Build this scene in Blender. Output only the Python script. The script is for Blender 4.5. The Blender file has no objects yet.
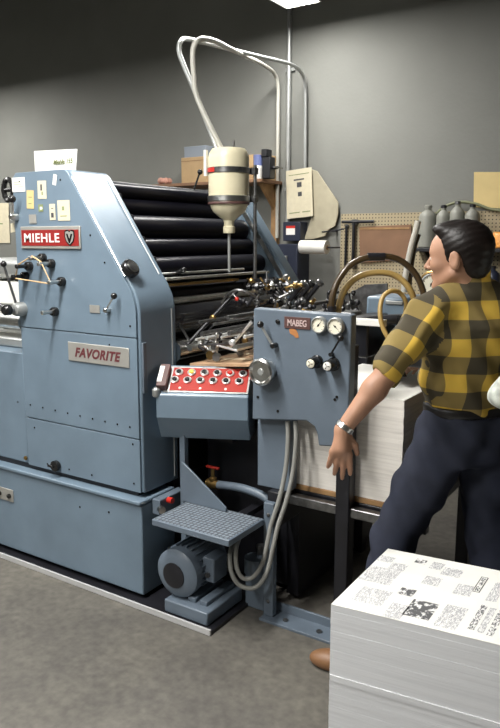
import bpy, bmesh, math, random
import numpy as np
from mathutils import Vector, Matrix, Quaternion

S = bpy.context.scene
COL = S.collection
rnd = random.Random(7)

# ------------------------------------------------------------------ camera
FPX = 700.0
YAW = math.radians(33); PITCH = math.atan(124 / FPX); CAM = Vector((0, 0, 1.6))
FW = Vector((-math.sin(YAW) * math.cos(PITCH), math.cos(YAW) * math.cos(PITCH), -math.sin(PITCH)))
RT = Vector((math.cos(YAW), math.sin(YAW), 0)); UP = RT.cross(FW)
cd = bpy.data.cameras.new('camera'); cam = bpy.data.objects.new('camera', cd); COL.objects.link(cam)
cam.location = CAM; cam.rotation_euler = (math.pi / 2 - PITCH, 0, YAW)
cd.sensor_fit = 'VERTICAL'; cd.sensor_height = 36; cd.lens = 36 * FPX / 728
cd.clip_start = 0.05
S.camera = cam

def at(px, py, X=None, Y=None, Z=None):
    """world point on a given plane that was measured in the photograph"""
    d = FW * FPX + RT * (px - 250) - UP * (py - 364)
    k, v = (0, X) if X is not None else (1, Y) if Y is not None else (2, Z)
    return CAM + d * ((v - CAM[k]) / d[k])

FH = Vector((-math.sin(YAW), math.cos(YAW), 0))
def atd(px, py, dist):
    d = FW * FPX + RT * (px - 250) - UP * (py - 364)
    return CAM + d * (dist / d.dot(FH))

# ------------------------------------------------------------------ materials
MATS = {}
def mat(name, col, rough=.5, metal=0., noise=0., nscale=8., bump=0., bscale=60., spec=.5, coat=0., emit=None, estr=0., trans=0.):
    m = bpy.data.materials.new(name); m.use_nodes = True
    nt = m.node_tree; b = nt.nodes['Principled BSDF']
    b.inputs['Base Color'].default_value = (*col, 1)
    b.inputs['Roughness'].default_value = rough
    b.inputs['Metallic'].default_value = metal
    b.inputs['Specular IOR Level'].default_value = spec
    b.inputs['Coat Weight'].default_value = coat
    if trans: b.inputs['Transmission Weight'].default_value = trans
    if emit:
        b.inputs['Emission Color'].default_value = (*emit, 1); b.inputs['Emission Strength'].default_value = estr
    if noise:
        tc = nt.nodes.new('ShaderNodeTexCoord'); n = nt.nodes.new('ShaderNodeTexNoise')
        n.inputs['Scale'].default_value = nscale; n.inputs['Detail'].default_value = 6
        nt.links.new(tc.outputs['Object'], n.inputs['Vector'])
        mr = nt.nodes.new('ShaderNodeMapRange')
        mr.inputs['From Min'].default_value = .3; mr.inputs['From Max'].default_value = .7
        mr.inputs['To Min'].default_value = 1 - noise; mr.inputs['To Max'].default_value = 1 + noise
        nt.links.new(n.outputs['Fac'], mr.inputs['Value'])
        mx = nt.nodes.new('ShaderNodeVectorMath'); mx.operation = 'SCALE'
        mx.inputs[0].default_value = col
        nt.links.new(mr.outputs['Result'], mx.inputs['Scale'])
        nt.links.new(mx.outputs['Vector'], b.inputs['Base Color'])
    if bump:
        tc = nt.nodes.new('ShaderNodeTexCoord'); n = nt.nodes.new('ShaderNodeTexNoise')
        n.inputs['Scale'].default_value = bscale
        nt.links.new(tc.outputs['Object'], n.inputs['Vector'])
        bp = nt.nodes.new('ShaderNodeBump'); bp.inputs['Strength'].default_value = bump; bp.inputs['Distance'].default_value = .01
        nt.links.new(n.outputs['Fac'], bp.inputs['Height']); nt.links.new(bp.outputs['Normal'], b.inputs['Normal'])
    MATS[name] = m
    return m

def nodes(m):
    nt = m.node_tree
    return nt, nt.nodes['Principled BSDF'], nt.nodes.new, nt.links.new

PAINT = mat('press_blue_paint', (.152, .208, .264), .34, noise=.10, nscale=5, bump=.05, bscale=25)
PAINTD = mat('feeder_blue_paint', (.120, .152, .190), .42, noise=.12, nscale=6, bump=.05)
BLACK = mat('black_iron', (.010, .010, .013), .38, noise=.3, nscale=10)
ROLL = mat('ink_roller_rubber', (.005, .005, .009), .30, spec=.12)
BAKE = mat('black_bakelite', (.012, .012, .012), .25)
STEEL = mat('bright_steel', (.62, .62, .60), .28, metal=1, noise=.15, nscale=30)
DSTEEL = mat('oiled_steel', (.20, .20, .20), .35, metal=.9, noise=.4, nscale=30)
GSTEEL = mat('galvanised_steel', (.38, .39, .38), .42, metal=.55, noise=.1)
BRASS = mat('brass', (.34, .22, .08), .35, metal=.9)
WHITE = mat('white_enamel', (.78, .77, .72), .45)
RED = mat('red_enamel', (.33, .022, .014), .5, noise=.1, spec=.25)
REDD = mat('red_plastic', (.55, .03, .02), .3)
YEL = mat('yellow_plastic', (.75, .55, .06), .35)
BROWNPL = mat('brown_plate', (.10, .05, .045), .4)
SILVERPL = mat('aluminium_plate', (.40, .39, .36), .45, metal=.4, noise=.08)
CARD = mat('cardboard', (.40, .27, .14), .85, noise=.08, nscale=12)
BROWNB = mat('brown_hardboard', (.21, .115, .065), .8, noise=.12, nscale=7)
PAPER = mat('note_paper', (.62, .56, .41), .8, noise=.05, nscale=30)
PAPERW = mat('white_paper', (.80, .79, .74), .8, noise=.04)
PAPERY = mat('yellowed_paper', (.62, .48, .22), .8, noise=.06)
INK = mat('printing_ink', (.06, .06, .065), .8)
INKG = mat('green_ink', (.22, .26, .12), .8)
PLAST = mat('translucent_plastic', (.66, .60, .42), .38, noise=.05)
PLASTG = mat('grey_plastic', (.22, .22, .19), .5, noise=.1)
HOSEB = mat('brown_hose', (.055, .035, .016), .28, coat=.3)
HOSET = mat('tan_hose', (.40, .27, .09), .35, coat=.2)
HOSEG = mat('grey_conduit', (.27, .27, .25), .5)
WOOD = mat('wood', (.30, .17, .07), .65, noise=.25, nscale=14)
ORANGE = mat('orange_paint', (.75, .30, .04), .45)
DBLUE = mat('dark_blue_plastic', (.02, .025, .045), .35)
PLYW = mat('feed_board_wood', (.42, .27, .16), .5, noise=.2, nscale=20)
SKIN = mat('skin', (.40, .215, .135), .55, noise=.08, nscale=18)
HAIR = mat('dark_hair', (.010, .007, .006), .42, bump=.1, bscale=120, spec=.25)
NAVY = mat('navy_cloth', (.018, .022, .040), .85, noise=.2, nscale=14)
BELT = mat('belt_leather', (.008, .007, .007), .4)
SHOE = mat('shoe_leather', (.22, .11, .05), .5)
EYE = mat('eye_white', (.7, .68, .62), .3)
LETTER = mat('letter_white', (.82, .80, .76), .5)
LETTERD = mat('letter_maroon', (.13, .03, .035), .5)
TUBE = mat('fluorescent_tube', (.9, .9, .9), .5, emit=(1, .98, .94), estr=9)

def make_floor():
    m = mat('concrete_floor', (.15, .14, .12), .62)
    nt, b, N, L = nodes(m)
    tc = N('ShaderNodeTexCoord')
    a = N('ShaderNodeTexNoise'); a.inputs['Scale'].default_value = 1.6; a.inputs['Detail'].default_value = 8; a.inputs['Roughness'].default_value = .6
    c = N('ShaderNodeTexNoise'); c.inputs['Scale'].default_value = 26; c.inputs['Detail'].default_value = 5
    L(tc.outputs['Object'], a.inputs['Vector']); L(tc.outputs['Object'], c.inputs['Vector'])
    r = N('ShaderNodeValToRGB'); r.color_ramp.elements[0].position = .33; r.color_ramp.elements[1].position = .68
    r.color_ramp.elements[0].color = (.075, .069, .062, 1); r.color_ramp.elements[1].color = (.145, .134, .112, 1)
    L(a.outputs['Fac'], r.inputs['Fac'])
    r2 = N('ShaderNodeMapRange'); r2.inputs['From Min'].default_value = .3; r2.inputs['From Max'].default_value = .7; r2.inputs['To Min'].default_value = .75; r2.inputs['To Max'].default_value = 1.2
    L(c.outputs['Fac'], r2.inputs['Value'])
    mx = N('ShaderNodeVectorMath'); mx.operation = 'SCALE'
    L(r.outputs['Color'], mx.inputs[0]); L(r2.outputs['Result'], mx.inputs['Scale'])
    L(mx.outputs['Vector'], b.inputs['Base Color'])
    bp = N('ShaderNodeBump'); bp.inputs['Strength'].default_value = .15
    L(c.outputs['Fac'], bp.inputs['Height']); L(bp.outputs['Normal'], b.inputs['Normal'])
    return m
FLOOR = make_floor()
WALL = mat('painted_wall', (.185, .187, .170), .75, noise=.10, nscale=1.3, bump=.1, bscale=40)
CEIL = mat('dark_ceiling', (.12, .12, .12), .9)

def make_peg():
    m = mat('pegboard', (.44, .37, .24), .75)
    nt, b, N, L = nodes(m)
    tc = N('ShaderNodeTexCoord'); v = N('ShaderNodeVectorMath'); v.operation = 'SCALE'; v.inputs['Scale'].default_value = 40
    L(tc.outputs['Object'], v.inputs[0])
    fr = N('ShaderNodeVectorMath'); fr.operation = 'FRACTION'; L(v.outputs['Vector'], fr.inputs[0])
    sb = N('ShaderNodeVectorMath'); sb.operation = 'SUBTRACT'; sb.inputs[1].default_value = (.5, .5, .5); L(fr.outputs['Vector'], sb.inputs[0])
    mu = N('ShaderNodeVectorMath'); mu.operation = 'MULTIPLY'; mu.inputs[1].default_value = (1, 0, 1); L(sb.outputs['Vector'], mu.inputs[0])
    ln = N('ShaderNodeVectorMath'); ln.operation = 'LENGTH'; L(mu.outputs['Vector'], ln.inputs[0])
    lt = N('ShaderNodeMath'); lt.operation = 'LESS_THAN'; lt.inputs[1].default_value = .2; L(ln.outputs['Value'], lt.inputs[0])
    mx = N('ShaderNodeMix'); mx.data_type = 'RGBA'
    mx.inputs['A'].default_value = (.36, .30, .19, 1); mx.inputs['B'].default_value = (.06, .05, .035, 1)
    L(lt.outputs['Value'], mx.inputs['Factor']); L(mx.outputs['Result'], b.inputs['Base Color'])
    return m
PEG = make_peg()

def make_sheets(name, c0, c1, dens=150):
    """cut edges of a pile of paper: fine irregular horizontal lines"""
    m = mat(name, c0, .8)
    nt, b, N, L = nodes(m)
    tc = N('ShaderNodeTexCoord'); mp = N('ShaderNodeMapping'); mp.inputs['Scale'].default_value = (2.5, 2.5, dens)
    L(tc.outputs['Object'], mp.inputs['Vector'])
    n = N('ShaderNodeTexNoise'); n.inputs['Scale'].default_value = 1; n.inputs['Detail'].default_value = 5; n.inputs['Roughness'].default_value = .65
    L(mp.outputs['Vector'], n.inputs['Vector'])
    r = N('ShaderNodeValToRGB'); r.color_ramp.elements[0].position = .3; r.color_ramp.elements[1].position = .6
    r.color_ramp.elements[0].color = (*c1, 1); r.color_ramp.elements[1].color = (*c0, 1)
    L(n.outputs['Fac'], r.inputs['Fac']); L(r.outputs['Color'], b.inputs['Base Color'])
    bp = N('ShaderNodeBump'); bp.inputs['Strength'].default_value = .12; bp.inputs['Distance'].default_value = .003
    L(n.outputs['Fac'], bp.inputs['Height']); L(bp.outputs['Normal'], b.inputs['Normal'])
    return m
SHEETS = make_sheets('paper_pile_edges', (.80, .81, .83), (.70, .71, .73), 110)
SHEETS2 = make_sheets('feeder_pile_edges', (.80, .76, .70), (.66, .62, .57), 100)

def make_greek(name, lscale, dark, wscale=1., cover=.5):
    """printed matter: broken lines of tiny illegible type"""
    m = mat(name, (.8, .8, .78), .8)
    nt, b, N, L = nodes(m)
    tc = N('ShaderNodeTexCoord')
    mp = N('ShaderNodeMapping'); mp.inputs['Scale'].default_value = (lscale, lscale * .22 * wscale, 1)
    L(tc.outputs['Object'], mp.inputs['Vector'])
    n = N('ShaderNodeTexNoise'); n.inputs['Scale'].default_value = 1; n.inputs['Detail'].default_value = 3
    L(mp.outputs['Vector'], n.inputs['Vector'])
    r = N('ShaderNodeValToRGB'); r.color_ramp.elements[0].position = cover - .06; r.color_ramp.elements[1].position = cover + .06
    r.color_ramp.elements[0].color = (dark, dark, dark * 1.03, 1); r.color_ramp.elements[1].color = (.80, .79, .77, 1)
    L(n.outputs['Fac'], r.inputs['Fac']); L(r.outputs['Color'], b.inputs['Base Color'])
    return m
GREEK = make_greek('small_type', 520, .38, 1, .51)
GREEKB = make_greek('bold_type', 330, .12, 1.5, .50)
PHOTO = make_greek('halftone_picture', 90, .10, 3.4, .55)

def make_plaid():
    m = mat('plaid_flannel', (.5, .35, .05), .9)
    nt, b, N, L = nodes(m)
    uv = N('ShaderNodeUVMap'); uv.uv_map = 'weave'
    sx = N('ShaderNodeSeparateXYZ'); L(uv.outputs['UV'], sx.inputs[0])
    def band(sock):
        a = N('ShaderNodeMath'); a.operation = 'MULTIPLY'; a.inputs[1].default_value = 1 / .125; L(sock, a.inputs[0])
        f = N('ShaderNodeMath'); f.operation = 'FRACT'; L(a.outputs[0], f.inputs[0])
        g = N('ShaderNodeMath'); g.operation = 'GREATER_THAN'; g.inputs[1].default_value = .5; L(f.outputs[0], g.inputs[0])
        return g.outputs[0]
    ad = N('ShaderNodeMath'); ad.operation = 'ADD'; L(band(sx.outputs['X']), ad.inputs[0]); L(band(sx.outputs['Y']), ad.inputs[1])
    hf = N('ShaderNodeMath'); hf.operation = 'MULTIPLY'; hf.inputs[1].default_value = .5; L(ad.outputs[0], hf.inputs[0])
    r = N('ShaderNodeValToRGB'); r.color_ramp.interpolation = 'CONSTANT'
    e = r.color_ramp.elements; e[0].position = 0; e[0].color = (.68, .44, .06, 1)
    e[1].position = .75; e[1].color = (.055, .045, .026, 1)
    k = e.new(.25); k.color = (.23, .165, .05, 1)
    L(hf.outputs[0], r.inputs['Fac'])
    n = N('ShaderNodeTexNoise'); n.inputs['Scale'].default_value = 9; tc = N('ShaderNodeTexCoord'); L(tc.outputs['Object'], n.inputs['Vector'])
    mr = N('ShaderNodeMapRange'); mr.inputs['To Min'].default_value = .72; mr.inputs['To Max'].default_value = 1.25; L(n.outputs['Fac'], mr.inputs['Value'])
    mx = N('ShaderNodeVectorMath'); mx.operation = 'SCALE'; L(r.outputs['Color'], mx.inputs[0]); L(mr.outputs['Result'], mx.inputs['Scale'])
    L(mx.outputs['Vector'], b.inputs['Base Color'])
    return m
PLAID = make_plaid()
PALE = mat('pale_shirt_cloth', (.55, .58, .52), .9, noise=.35, nscale=28)

def make_tread():
    m = mat('step_tread', (.15, .18, .21), .5)
    nt, b, N, L = nodes(m)
    tc = N('ShaderNodeTexCoord'); ck = N('ShaderNodeTexVoronoi'); ck.inputs['Scale'].default_value = 52; ck.inputs['Randomness'].default_value = .15
    L(tc.outputs['Object'], ck.inputs['Vector'])
    r = N('ShaderNodeValToRGB'); r.color_ramp.elements[0].position = .25; r.color_ramp.elements[1].position = .5
    r.color_ramp.elements[0].color = (.24, .28, .32, 1); r.color_ramp.elements[1].color = (.06, .07, .085, 1)
    L(ck.outputs['Distance'], r.inputs['Fac']); L(r.outputs['Color'], b.inputs['Base Color'])
    bp = N('ShaderNodeBump'); bp.inputs['Strength'].default_value = .5; bp.inputs['Distance'].default_value = .003; bp.invert = True
    L(ck.outputs['Distance'], bp.inputs['Height']); L(bp.outputs['Normal'], b.inputs['Normal'])
    return m
TREAD = make_tread()

# ------------------------------------------------------------------ mesh helpers
def frame(axis):
    a = Vector(axis).normalized()
    t = Vector((0, 0, 1)) if abs(a.z) < .9 else Vector((1, 0, 0))
    u = t.cross(a).normalized(); v = a.cross(u)
    return u, v, a

class MB:
    def __init__(s): s.v = []; s.f = []
    def add(s, vs, fs):
        o = len(s.v); s.v += [Vector(v) for v in vs]; s.f += [tuple(i + o for i in f) for f in fs]; return s
    def box(s, x0, x1, y0, y1, z0, z1, M=None):
        vs = [Vector((x, y, z)) for z in (z0, z1) for y in (y0, y1) for x in (x0, x1)]
        if M: vs = [M @ v for v in vs]
        return s.add(vs, [(0, 2, 3, 1), (4, 5, 7, 6), (0, 1, 5, 4), (2, 6, 7, 3), (0, 4, 6, 2), (1, 3, 7, 5)])
    def lathe(s, prof, o, axis, n=24):
        """prof: list of (radius, distance along the axis)"""
        u, v, a = frame(axis); o = Vector(o); vs = []; fs = []
        for r, h in prof:
            for k in range(n):
                t = 2 * math.pi * k / n
                vs.append(o + a * h + (u * math.cos(t) + v * math.sin(t)) * max(r, 1e-4))
        m = len(prof)
        for i in range(m - 1):
            for k in range(n):
                k2 = (k + 1) % n
                fs.append((i * n + k, i * n + k2, (i + 1) * n + k2, (i + 1) * n + k))
        fs.append(tuple(range(n - 1, -1, -1))); fs.append(tuple((m - 1) * n + k for k in range(n)))
        return s.add(vs, fs)
    def cyl(s, a, b, r, r2=None, n=16):
        a = Vector(a); b = Vector(b); L = (b - a).length
        return s.lathe([(r, 0), (r if r2 is None else r2, L)], a, b - a, n)
    def ball(s, c, r, n=14):
        m = n // 2 + 1
        return s.lathe([(r * math.sin(math.pi * i / m), -r * math.cos(math.pi * i / m)) for i in range(m + 1)], c, (0, 0, 1), n)
    def tube(s, pts, r, n=10, closed=False):
        pts = [Vector(p) for p in pts]; m = len(pts); vs = []; fs = []
        u = None
        for i, p in enumerate(pts):
            if closed: t = pts[(i + 1) % m] - pts[i - 1]
            else: t = pts[min(i + 1, m - 1)] - pts[max(i - 1, 0)]
            t.normalize()
            if u is None: u, w, _ = frame(t)
            u = (u - t * u.dot(t)).normalized(); w = t.cross(u)
            rr = r[i] if isinstance(r, (list, tuple)) else r
            for k in range(n):
                q = 2 * math.pi * k / n; vs.append(p + (u * math.cos(q) + w * math.sin(q)) * rr)
        for i in range(m if closed else m - 1):
            j = (i + 1) % m
            for k in range(n):
                k2 = (k + 1) % n; fs.append((i * n + k, i * n + k2, j * n + k2, j * n + k))
        if not closed:
            fs.append(tuple(range(n - 1, -1, -1))); fs.append(tuple((m - 1) * n + k for k in range(n)))
        return s.add(vs, fs)
    def prism(s, poly, lo, hi, axis='Y'):
        """poly in XZ extruded along Y (axis Y) or in XY extruded along Z (axis Z)"""
        n = len(poly)
        f = (lambda a, b, h: (a, h, b)) if axis == 'Y' else (lambda a, b, h: (a, b, h)) if axis == 'Z' else (lambda a, b, h: (h, a, b))
        vs = [f(a, b, lo) for a, b in poly] + [f(a, b, hi) for a, b in poly]
        fs = [tuple(range(n)), tuple(range(2 * n - 1, n - 1, -1))] + [(i, i + n, (i + 1) % n + n, (i + 1) % n) for i in range(n)]
        return s.add(vs, fs)
    def slab(s, quad, nrm, t):
        """flat polygon of given thickness"""
        q = [Vector(p) for p in quad]; nrm = Vector(nrm).normalized() * t; n = len(q)
        return s.add(q + [p + nrm for p in q], [tuple(range(n)), tuple(range(2 * n - 1, n - 1, -1))] + [(i, i + n, (i + 1) % n + n, (i + 1) % n) for i in range(n)])
    def build(s, name, m, parent=None, bevel=0, smooth=True, label=None):
        me = bpy.data.meshes.new(name)
        off = root_of(parent).location.copy() if parent is not None else Vector((0, 0, 0))
        me.from_pydata([v - off for v in s.v], [], s.f)
        bm = bmesh.new(); bm.from_mesh(me); bmesh.ops.recalc_face_normals(bm, faces=bm.faces); bm.to_mesh(me); bm.free()
        me.materials.append(m)
        if smooth:
            me.polygons.foreach_set('use_smooth', [True] * len(me.polygons)); me.set_sharp_from_angle(angle=math.radians(38))
        o = bpy.data.objects.new(name, me); COL.objects.link(o)
        if parent is not None: o.parent = parent
        if bevel:
            b = o.modifiers.new('bevel', 'BEVEL'); b.width = bevel; b.segments = 2; b.limit_method = 'ANGLE'; b.angle_limit = math.radians(40)
        if label: o['label'] = label
        return o

def root_of(o):
    while o.parent is not None: o = o.parent
    return o

def tag(o, label, cat, group=None):
    o['label'] = label; o['category'] = cat
    if group: o['group'] = group
    return o
def thing(name, loc, label, cat, group=None):
    o = bpy.data.objects.new(name, None); COL.objects.link(o); o.location = loc; o.empty_display_size = .05
    return tag(o, label, cat, group)
def struct(o):
    o['kind'] = 'structure'; return o

def arc(fn, n): return [fn(i / (n - 1)) for i in range(n)]
def bez(ps, n=24):
    """smooth curve through points (Catmull-Rom)"""
    ps = [Vector(p) for p in ps]; P = [ps[0] * 2 - ps[1]] + ps + [ps[-1] * 2 - ps[-2]]; out = []
    for i in range(1, len(P) - 2):
        a, b, c, d = P[i - 1:i + 3]
        k = max(2, n // (len(ps) - 1))
        for j in range(k):
            t = j / k
            out.append(.5 * ((2 * b) + (c - a) * t + (2 * a - 5 * b + 4 * c - d) * t * t + (3 * b - 3 * c + d - a) * t ** 3))
    out.append(ps[-1]); return out

def text_part(body, origin, xdir, nrm, height, width, m, parent, name='lettering', depth=.0015, bold=.0, shear=0., space=1.):
    cu = bpy.data.curves.new('t', 'FONT'); cu.body = body; cu.size = 1; cu.extrude = .02; cu.offset = bold; cu.shear = shear; cu.space_character = space
    cu.align_x = 'CENTER'; cu.align_y = 'CENTER'
    t = bpy.data.objects.new('t', cu); COL.objects.link(t)
    dg = bpy.context.evaluated_depsgraph_get()
    me = bpy.data.meshes.new_from_object(t.evaluated_get(dg))
    bpy.data.objects.remove(t); bpy.data.curves.remove(cu)
    co = np.array([v.co[:] for v in me.vertices]); lo = co.min(0); hi = co.max(0)
    x = Vector(xdir).normalized(); z = Vector(nrm).normalized(); y = z.cross(x)
    mb = MB(); o = Vector(origin)
    mb.v = [o + x * ((c[0] - (lo[0] + hi[0]) / 2) / (hi[0] - lo[0]) * width) + y * ((c[1] - (lo[1] + hi[1]) / 2) / (hi[1] - lo[1]) * height) + z * ((c[2] - lo[2]) / (hi[2] - lo[2]) * depth) for c in co]
    mb.f = [tuple(p.vertices) for p in me.polygons]
    bpy.data.meshes.remove(me)
    return mb.build(name, m, parent, smooth=False)

# ------------------------------------------------------------------ the room
RX0, RX1, RY0, RY1, RZ = -7.0, 3.2, -2.6, 5.0, 4.1
struct(MB().box(RX0 - .1, RX1 + .1, RY0 - .1, RY1 + .1, -.1, 0).build('floor', FLOOR, smooth=False))
struct(MB().box(RX0 - .1, RX1 + .1, RY0 - .1, RY1 + .1, RZ, RZ + .1).build('ceiling', CEIL, smooth=False))
struct(MB().box(RX0 - .1, RX1 + .1, RY1, RY1 + .1, 0, RZ).build('wall_back', WALL, smooth=False))
struct(MB().box(RX0 - .1, RX0, RY0, RY1, 0, RZ).build('wall_left', WALL, smooth=False))
struct(MB().box(RX1, RX1 + .1, RY0, RY1, 0, RZ).build('wall_right', WALL, smooth=False))
struct(MB().box(RX0 - .1, RX1 + .1, RY0 - .1, RY0, 0, RZ).build('wall_front', WALL, smooth=False))

# ------------------------------------------------------------------ ceiling lights
def light_fixture(xc, y0, y1, z, power, label):
    t = thing('ceiling_light', (xc, (y0 + y1) / 2, z + .12), label, 'light', 'fluorescent ceiling fixtures')
    w = .138
    MB().prism([(xc - w, z), (xc - .07, z + .10), (xc + .07, z + .10), (xc + w, z), (xc + w - .005, z), (xc + .065, z + .092), (xc - .065, z + .092), (xc - w + .005, z)], y0, y1).build('reflector', WHITE, t)
    MB().box(xc - .06, xc + .06, y0, y1, z + .101, z + .15).build('housing', WHITE, t, .004)
    for y in (y0, y1 - .004):
        MB().prism([(xc - w, z), (xc - .07, z + .10), (xc + .07, z + .10), (xc + w, z)], y, y + .004).build('end_cap', WHITE, t)
    for x in (-.10, -.05, 0, .05, .10):
        MB().cyl((xc + x, y0 + .006, z + .020), (xc + x, y1 - .006, z + .020), .021, n=12).build('tube', TUBE, t)
    for y in (y0 + .15, y1 - .15):
        MB().cyl((xc, y, z + .15), (xc, y, RZ), .008, n=8).build('hanger_rod', GSTEEL, t)
    ld = bpy.data.lights.new('tube_glow', 'AREA'); ld.shape = 'RECTANGLE'; ld.size = .22; ld.size_y = y1 - y0 - .04
    ld.energy = power; ld.color = (1, .985, .95)
    lo = bpy.data.objects.new('tube_glow', ld); COL.objects.link(lo); lo.location = (0, 0, z - .006 - (z + .12)); lo.parent = t
    return t
LA = light_fixture(-2.533, 3.05, 4.585, 3.205, 66, 'bright fluorescent ceiling light at the top edge above the bottle')
LB = light_fixture(-1.98, .35, 1.85, 3.175, 118, 'fluorescent ceiling light over the floor before the press')
LC = light_fixture(-1.98, -1.9, -.4, 3.175, 100, 'fluorescent ceiling light farthest from the back wall')
LD = light_fixture(-4.8, .3, 1.8, 3.175, 60, 'added unseen fill light over the far left end of the press')  # added out of view to brighten the left part of the wall
LE = light_fixture(-6.3, 2.8, 4.3, 3.175, 70, 'added unseen fill light in the far left corner of the room')  # extra fixture, unseen, added to lift the dark upper left wall

# ------------------------------------------------------------------ the press
YF = 2.20          # operator side face
YB = 2.45          # inner face of near side frame
press = thing('printing_press', (-2.3, 2.8, 0), 'large blue sheet-fed printing press with black ink rollers and red nameplate', 'printing press')
def xs(z): return -2.37 + (1.90 - z) / (1.90 - 1.36) * (.375)   # sloped front edge of the side frames
ZT = 1.905
def side_profile(x0, z0, inset=0):
    pts = [(x0, z0), (-1.99 - inset, z0), (-1.99 - inset, 1.29)]
    for k in range(1, 8):
        t = k / 8; a = Vector((-1.99 - inset, 1.29)); b = Vector((-1.99 - inset, 1.365)); c = Vector((xs(1.44) - inset, 1.44))
        p = a * (1 - t) ** 2 + b * 2 * t * (1 - t) + c * t * t; pts.append((p.x, p.y))
    pts += [(xs(1.44) - inset, 1.44), (xs(1.885) - inset, 1.885), (xs(1.90) - .012 - inset, ZT - .003), (xs(1.90) - .03 - inset, ZT), (x0 + .025, ZT), (x0, ZT - .025)]
    return pts
MB().prism(side_profile(-2.745, .50), YF + .012, YB).build('side_housing', PAINT, press, .006)
# front cover plates, separated by narrow joints
def clip_prof(z0, z1, x0):
    prof = side_profile(x0, z0, .012)
    out = []
    n = len(prof)
    for i in range(n):
        a, b = Vector(prof[i]), Vector(prof[(i + 1) % n])
        if a.y <= z1: out.append((a.x, a.y))
        if (a.y - z1) * (b.y - z1) < 0:
            p = a.lerp(b, (z1 - a.y) / (b.y - a.y)); out.append((p.x, p.y))
    return out
for z0, z1 in ((.502, .742), (.748, 1.187), (1.192, 1.904)):
    MB().prism(clip_prof(z0, z1, -2.74), YF, YF + .0125).build('cover_panel', PAINT, press, .0015)
# bright bare edge strip along the sloped cover
MB().tube([(xs(1.87) - .004, YF + .006, 1.87), (xs(1.45) - .004, YF + .006, 1.45)], .004, 6).build('edge_trim', STEEL, press)
MB().tube([(xs(1.88) + .002, YB - .03, 1.88), (xs(1.45) + .003, YB - .03, 1.45)], .003, 6).build('edge_trim', GSTEEL, press)
MB().tube([(-1.988, YB - .03, 1.30), (-1.988, YB - .03, .52)], .003, 6).build('edge_trim', GSTEEL, press)
MB().box(-1.9895, -1.980, 2.215, 2.24, .95, 1.17).build('hinge', PAINTD, press, .003)
# base cabinet
bx1 = -1.977
MB().box(-3.6, bx1, 2.172, 2.40, .035, .455).build('base_cabinet', PAINT, press, .006)
MB().box(-3.6, bx1 + .002, 2.160, 2.40, .458, .478).build('base_lip', PAINT, press, .006)
MB().box(-3.6, -2.03, 2.215, 2.44, .478, .502).build('base_joint', BLACK, press)
MB().box(-3.6, bx1 - .02, 2.42, 3.5, .03, .50).build('machine_bed', BLACK, press)
MB().box(-3.7, -1.57, 2.125, 2.60, .002, .016).build('drip_pan', BLACK, press)
# delivery end, left
MB().box(-3.6, -2.75, 2.21, 3.4, .502, 1.06).build('delivery_housing', PAINT, press, .006)
p0 = at(3, 330, Y=2.28)
MB().cyl((p0.x - .4, 2.34, 1.19), (p0.x + .10, 2.34, 1.19), .045).build('delivery_roller', STEEL, press)
MB().box(-3.5, -2.79, 2.30, 3.3, 1.062, 1.11).build('delivery_cover', GSTEEL, press, .01)
MB().box(-3.5, -2.80, 2.42, 3.3, 1.26, 1.38).build('delivery_guard', PAPERW, press, .01)
MB().box(-3.5, -2.80, 2.45, 3.3, 1.40, 1.50).build('delivery_guard', GSTEEL, press, .03)
# far side frame (its sloped front shows behind the rollers)
far = [(xs(1.885) - .17, 1.885), (xs(1.885), 1.885), (-1.99, 1.365), (-1.99, .5), (-2.2, .5), (-2.2, 1.27)]
MB().prism(far, 3.50, 3.60).build('far_side_frame', PAINT, press, .008)
MB().slab([(xs(1.87) - .06, 3.493, 1.87), (xs(1.87) - .03, 3.493, 1.87), (-2.02, 3.493, 1.37), (-2.05, 3.493, 1.37)], (0, 1, 0), .006).build('edge_trim', STEEL, press)
MB().prism([(-2.72, .5), (-2.2, .5), (-2.2, 1.30), (xs(1.87) - .2, 1.84), (-2.72, 1.84)], 3.50, 3.58).build('far_inner_panel', BLACK, press)
# dark body behind the rollers
MB().prism([(-2.72, .5), (-2.25, .5), (-2.22, 1.30), (-2.52, 1.78), (-2.72, 1.82)], YB, 3.5).build('ink_unit_body', BLACK, press)
MB().box(-2.70, -2.40, YB, 3.5, 1.835, 1.875).build('ink_duct', BLACK, press, .01)
# ink rollers along the slope
for z, back, r in ((1.83, .03, .038), (1.755, .085, .050), (1.655, .075, .062), (1.555, .10, .055), (1.465, .085, .055)):
    x = xs(z) - back - .05
    rr = MB().lathe([(r * .35, 0), (r * .35, .02), (r, .022), (r, 1.02), (r * .35, 1.022), (r * .35, 1.045)], (x, YB + .002, z), (0, 1, 0), 32).build('ink_roller', ROLL, press)
for z in (1.80, 1.70, 1.60, 1.51):     # roller sockets on the near frame
    m = MB().box(xs(z) - .12, xs(z) - .05, YB + .001, YB + .05, z - .03, z + .012)
    m.cyl((xs(z) - .03, YB + .03, z + .004), (xs(z) - .10, YB + .03, z - .01), .014, n=10)
    m.build('roller_socket', BLACK, press, .003)
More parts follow.
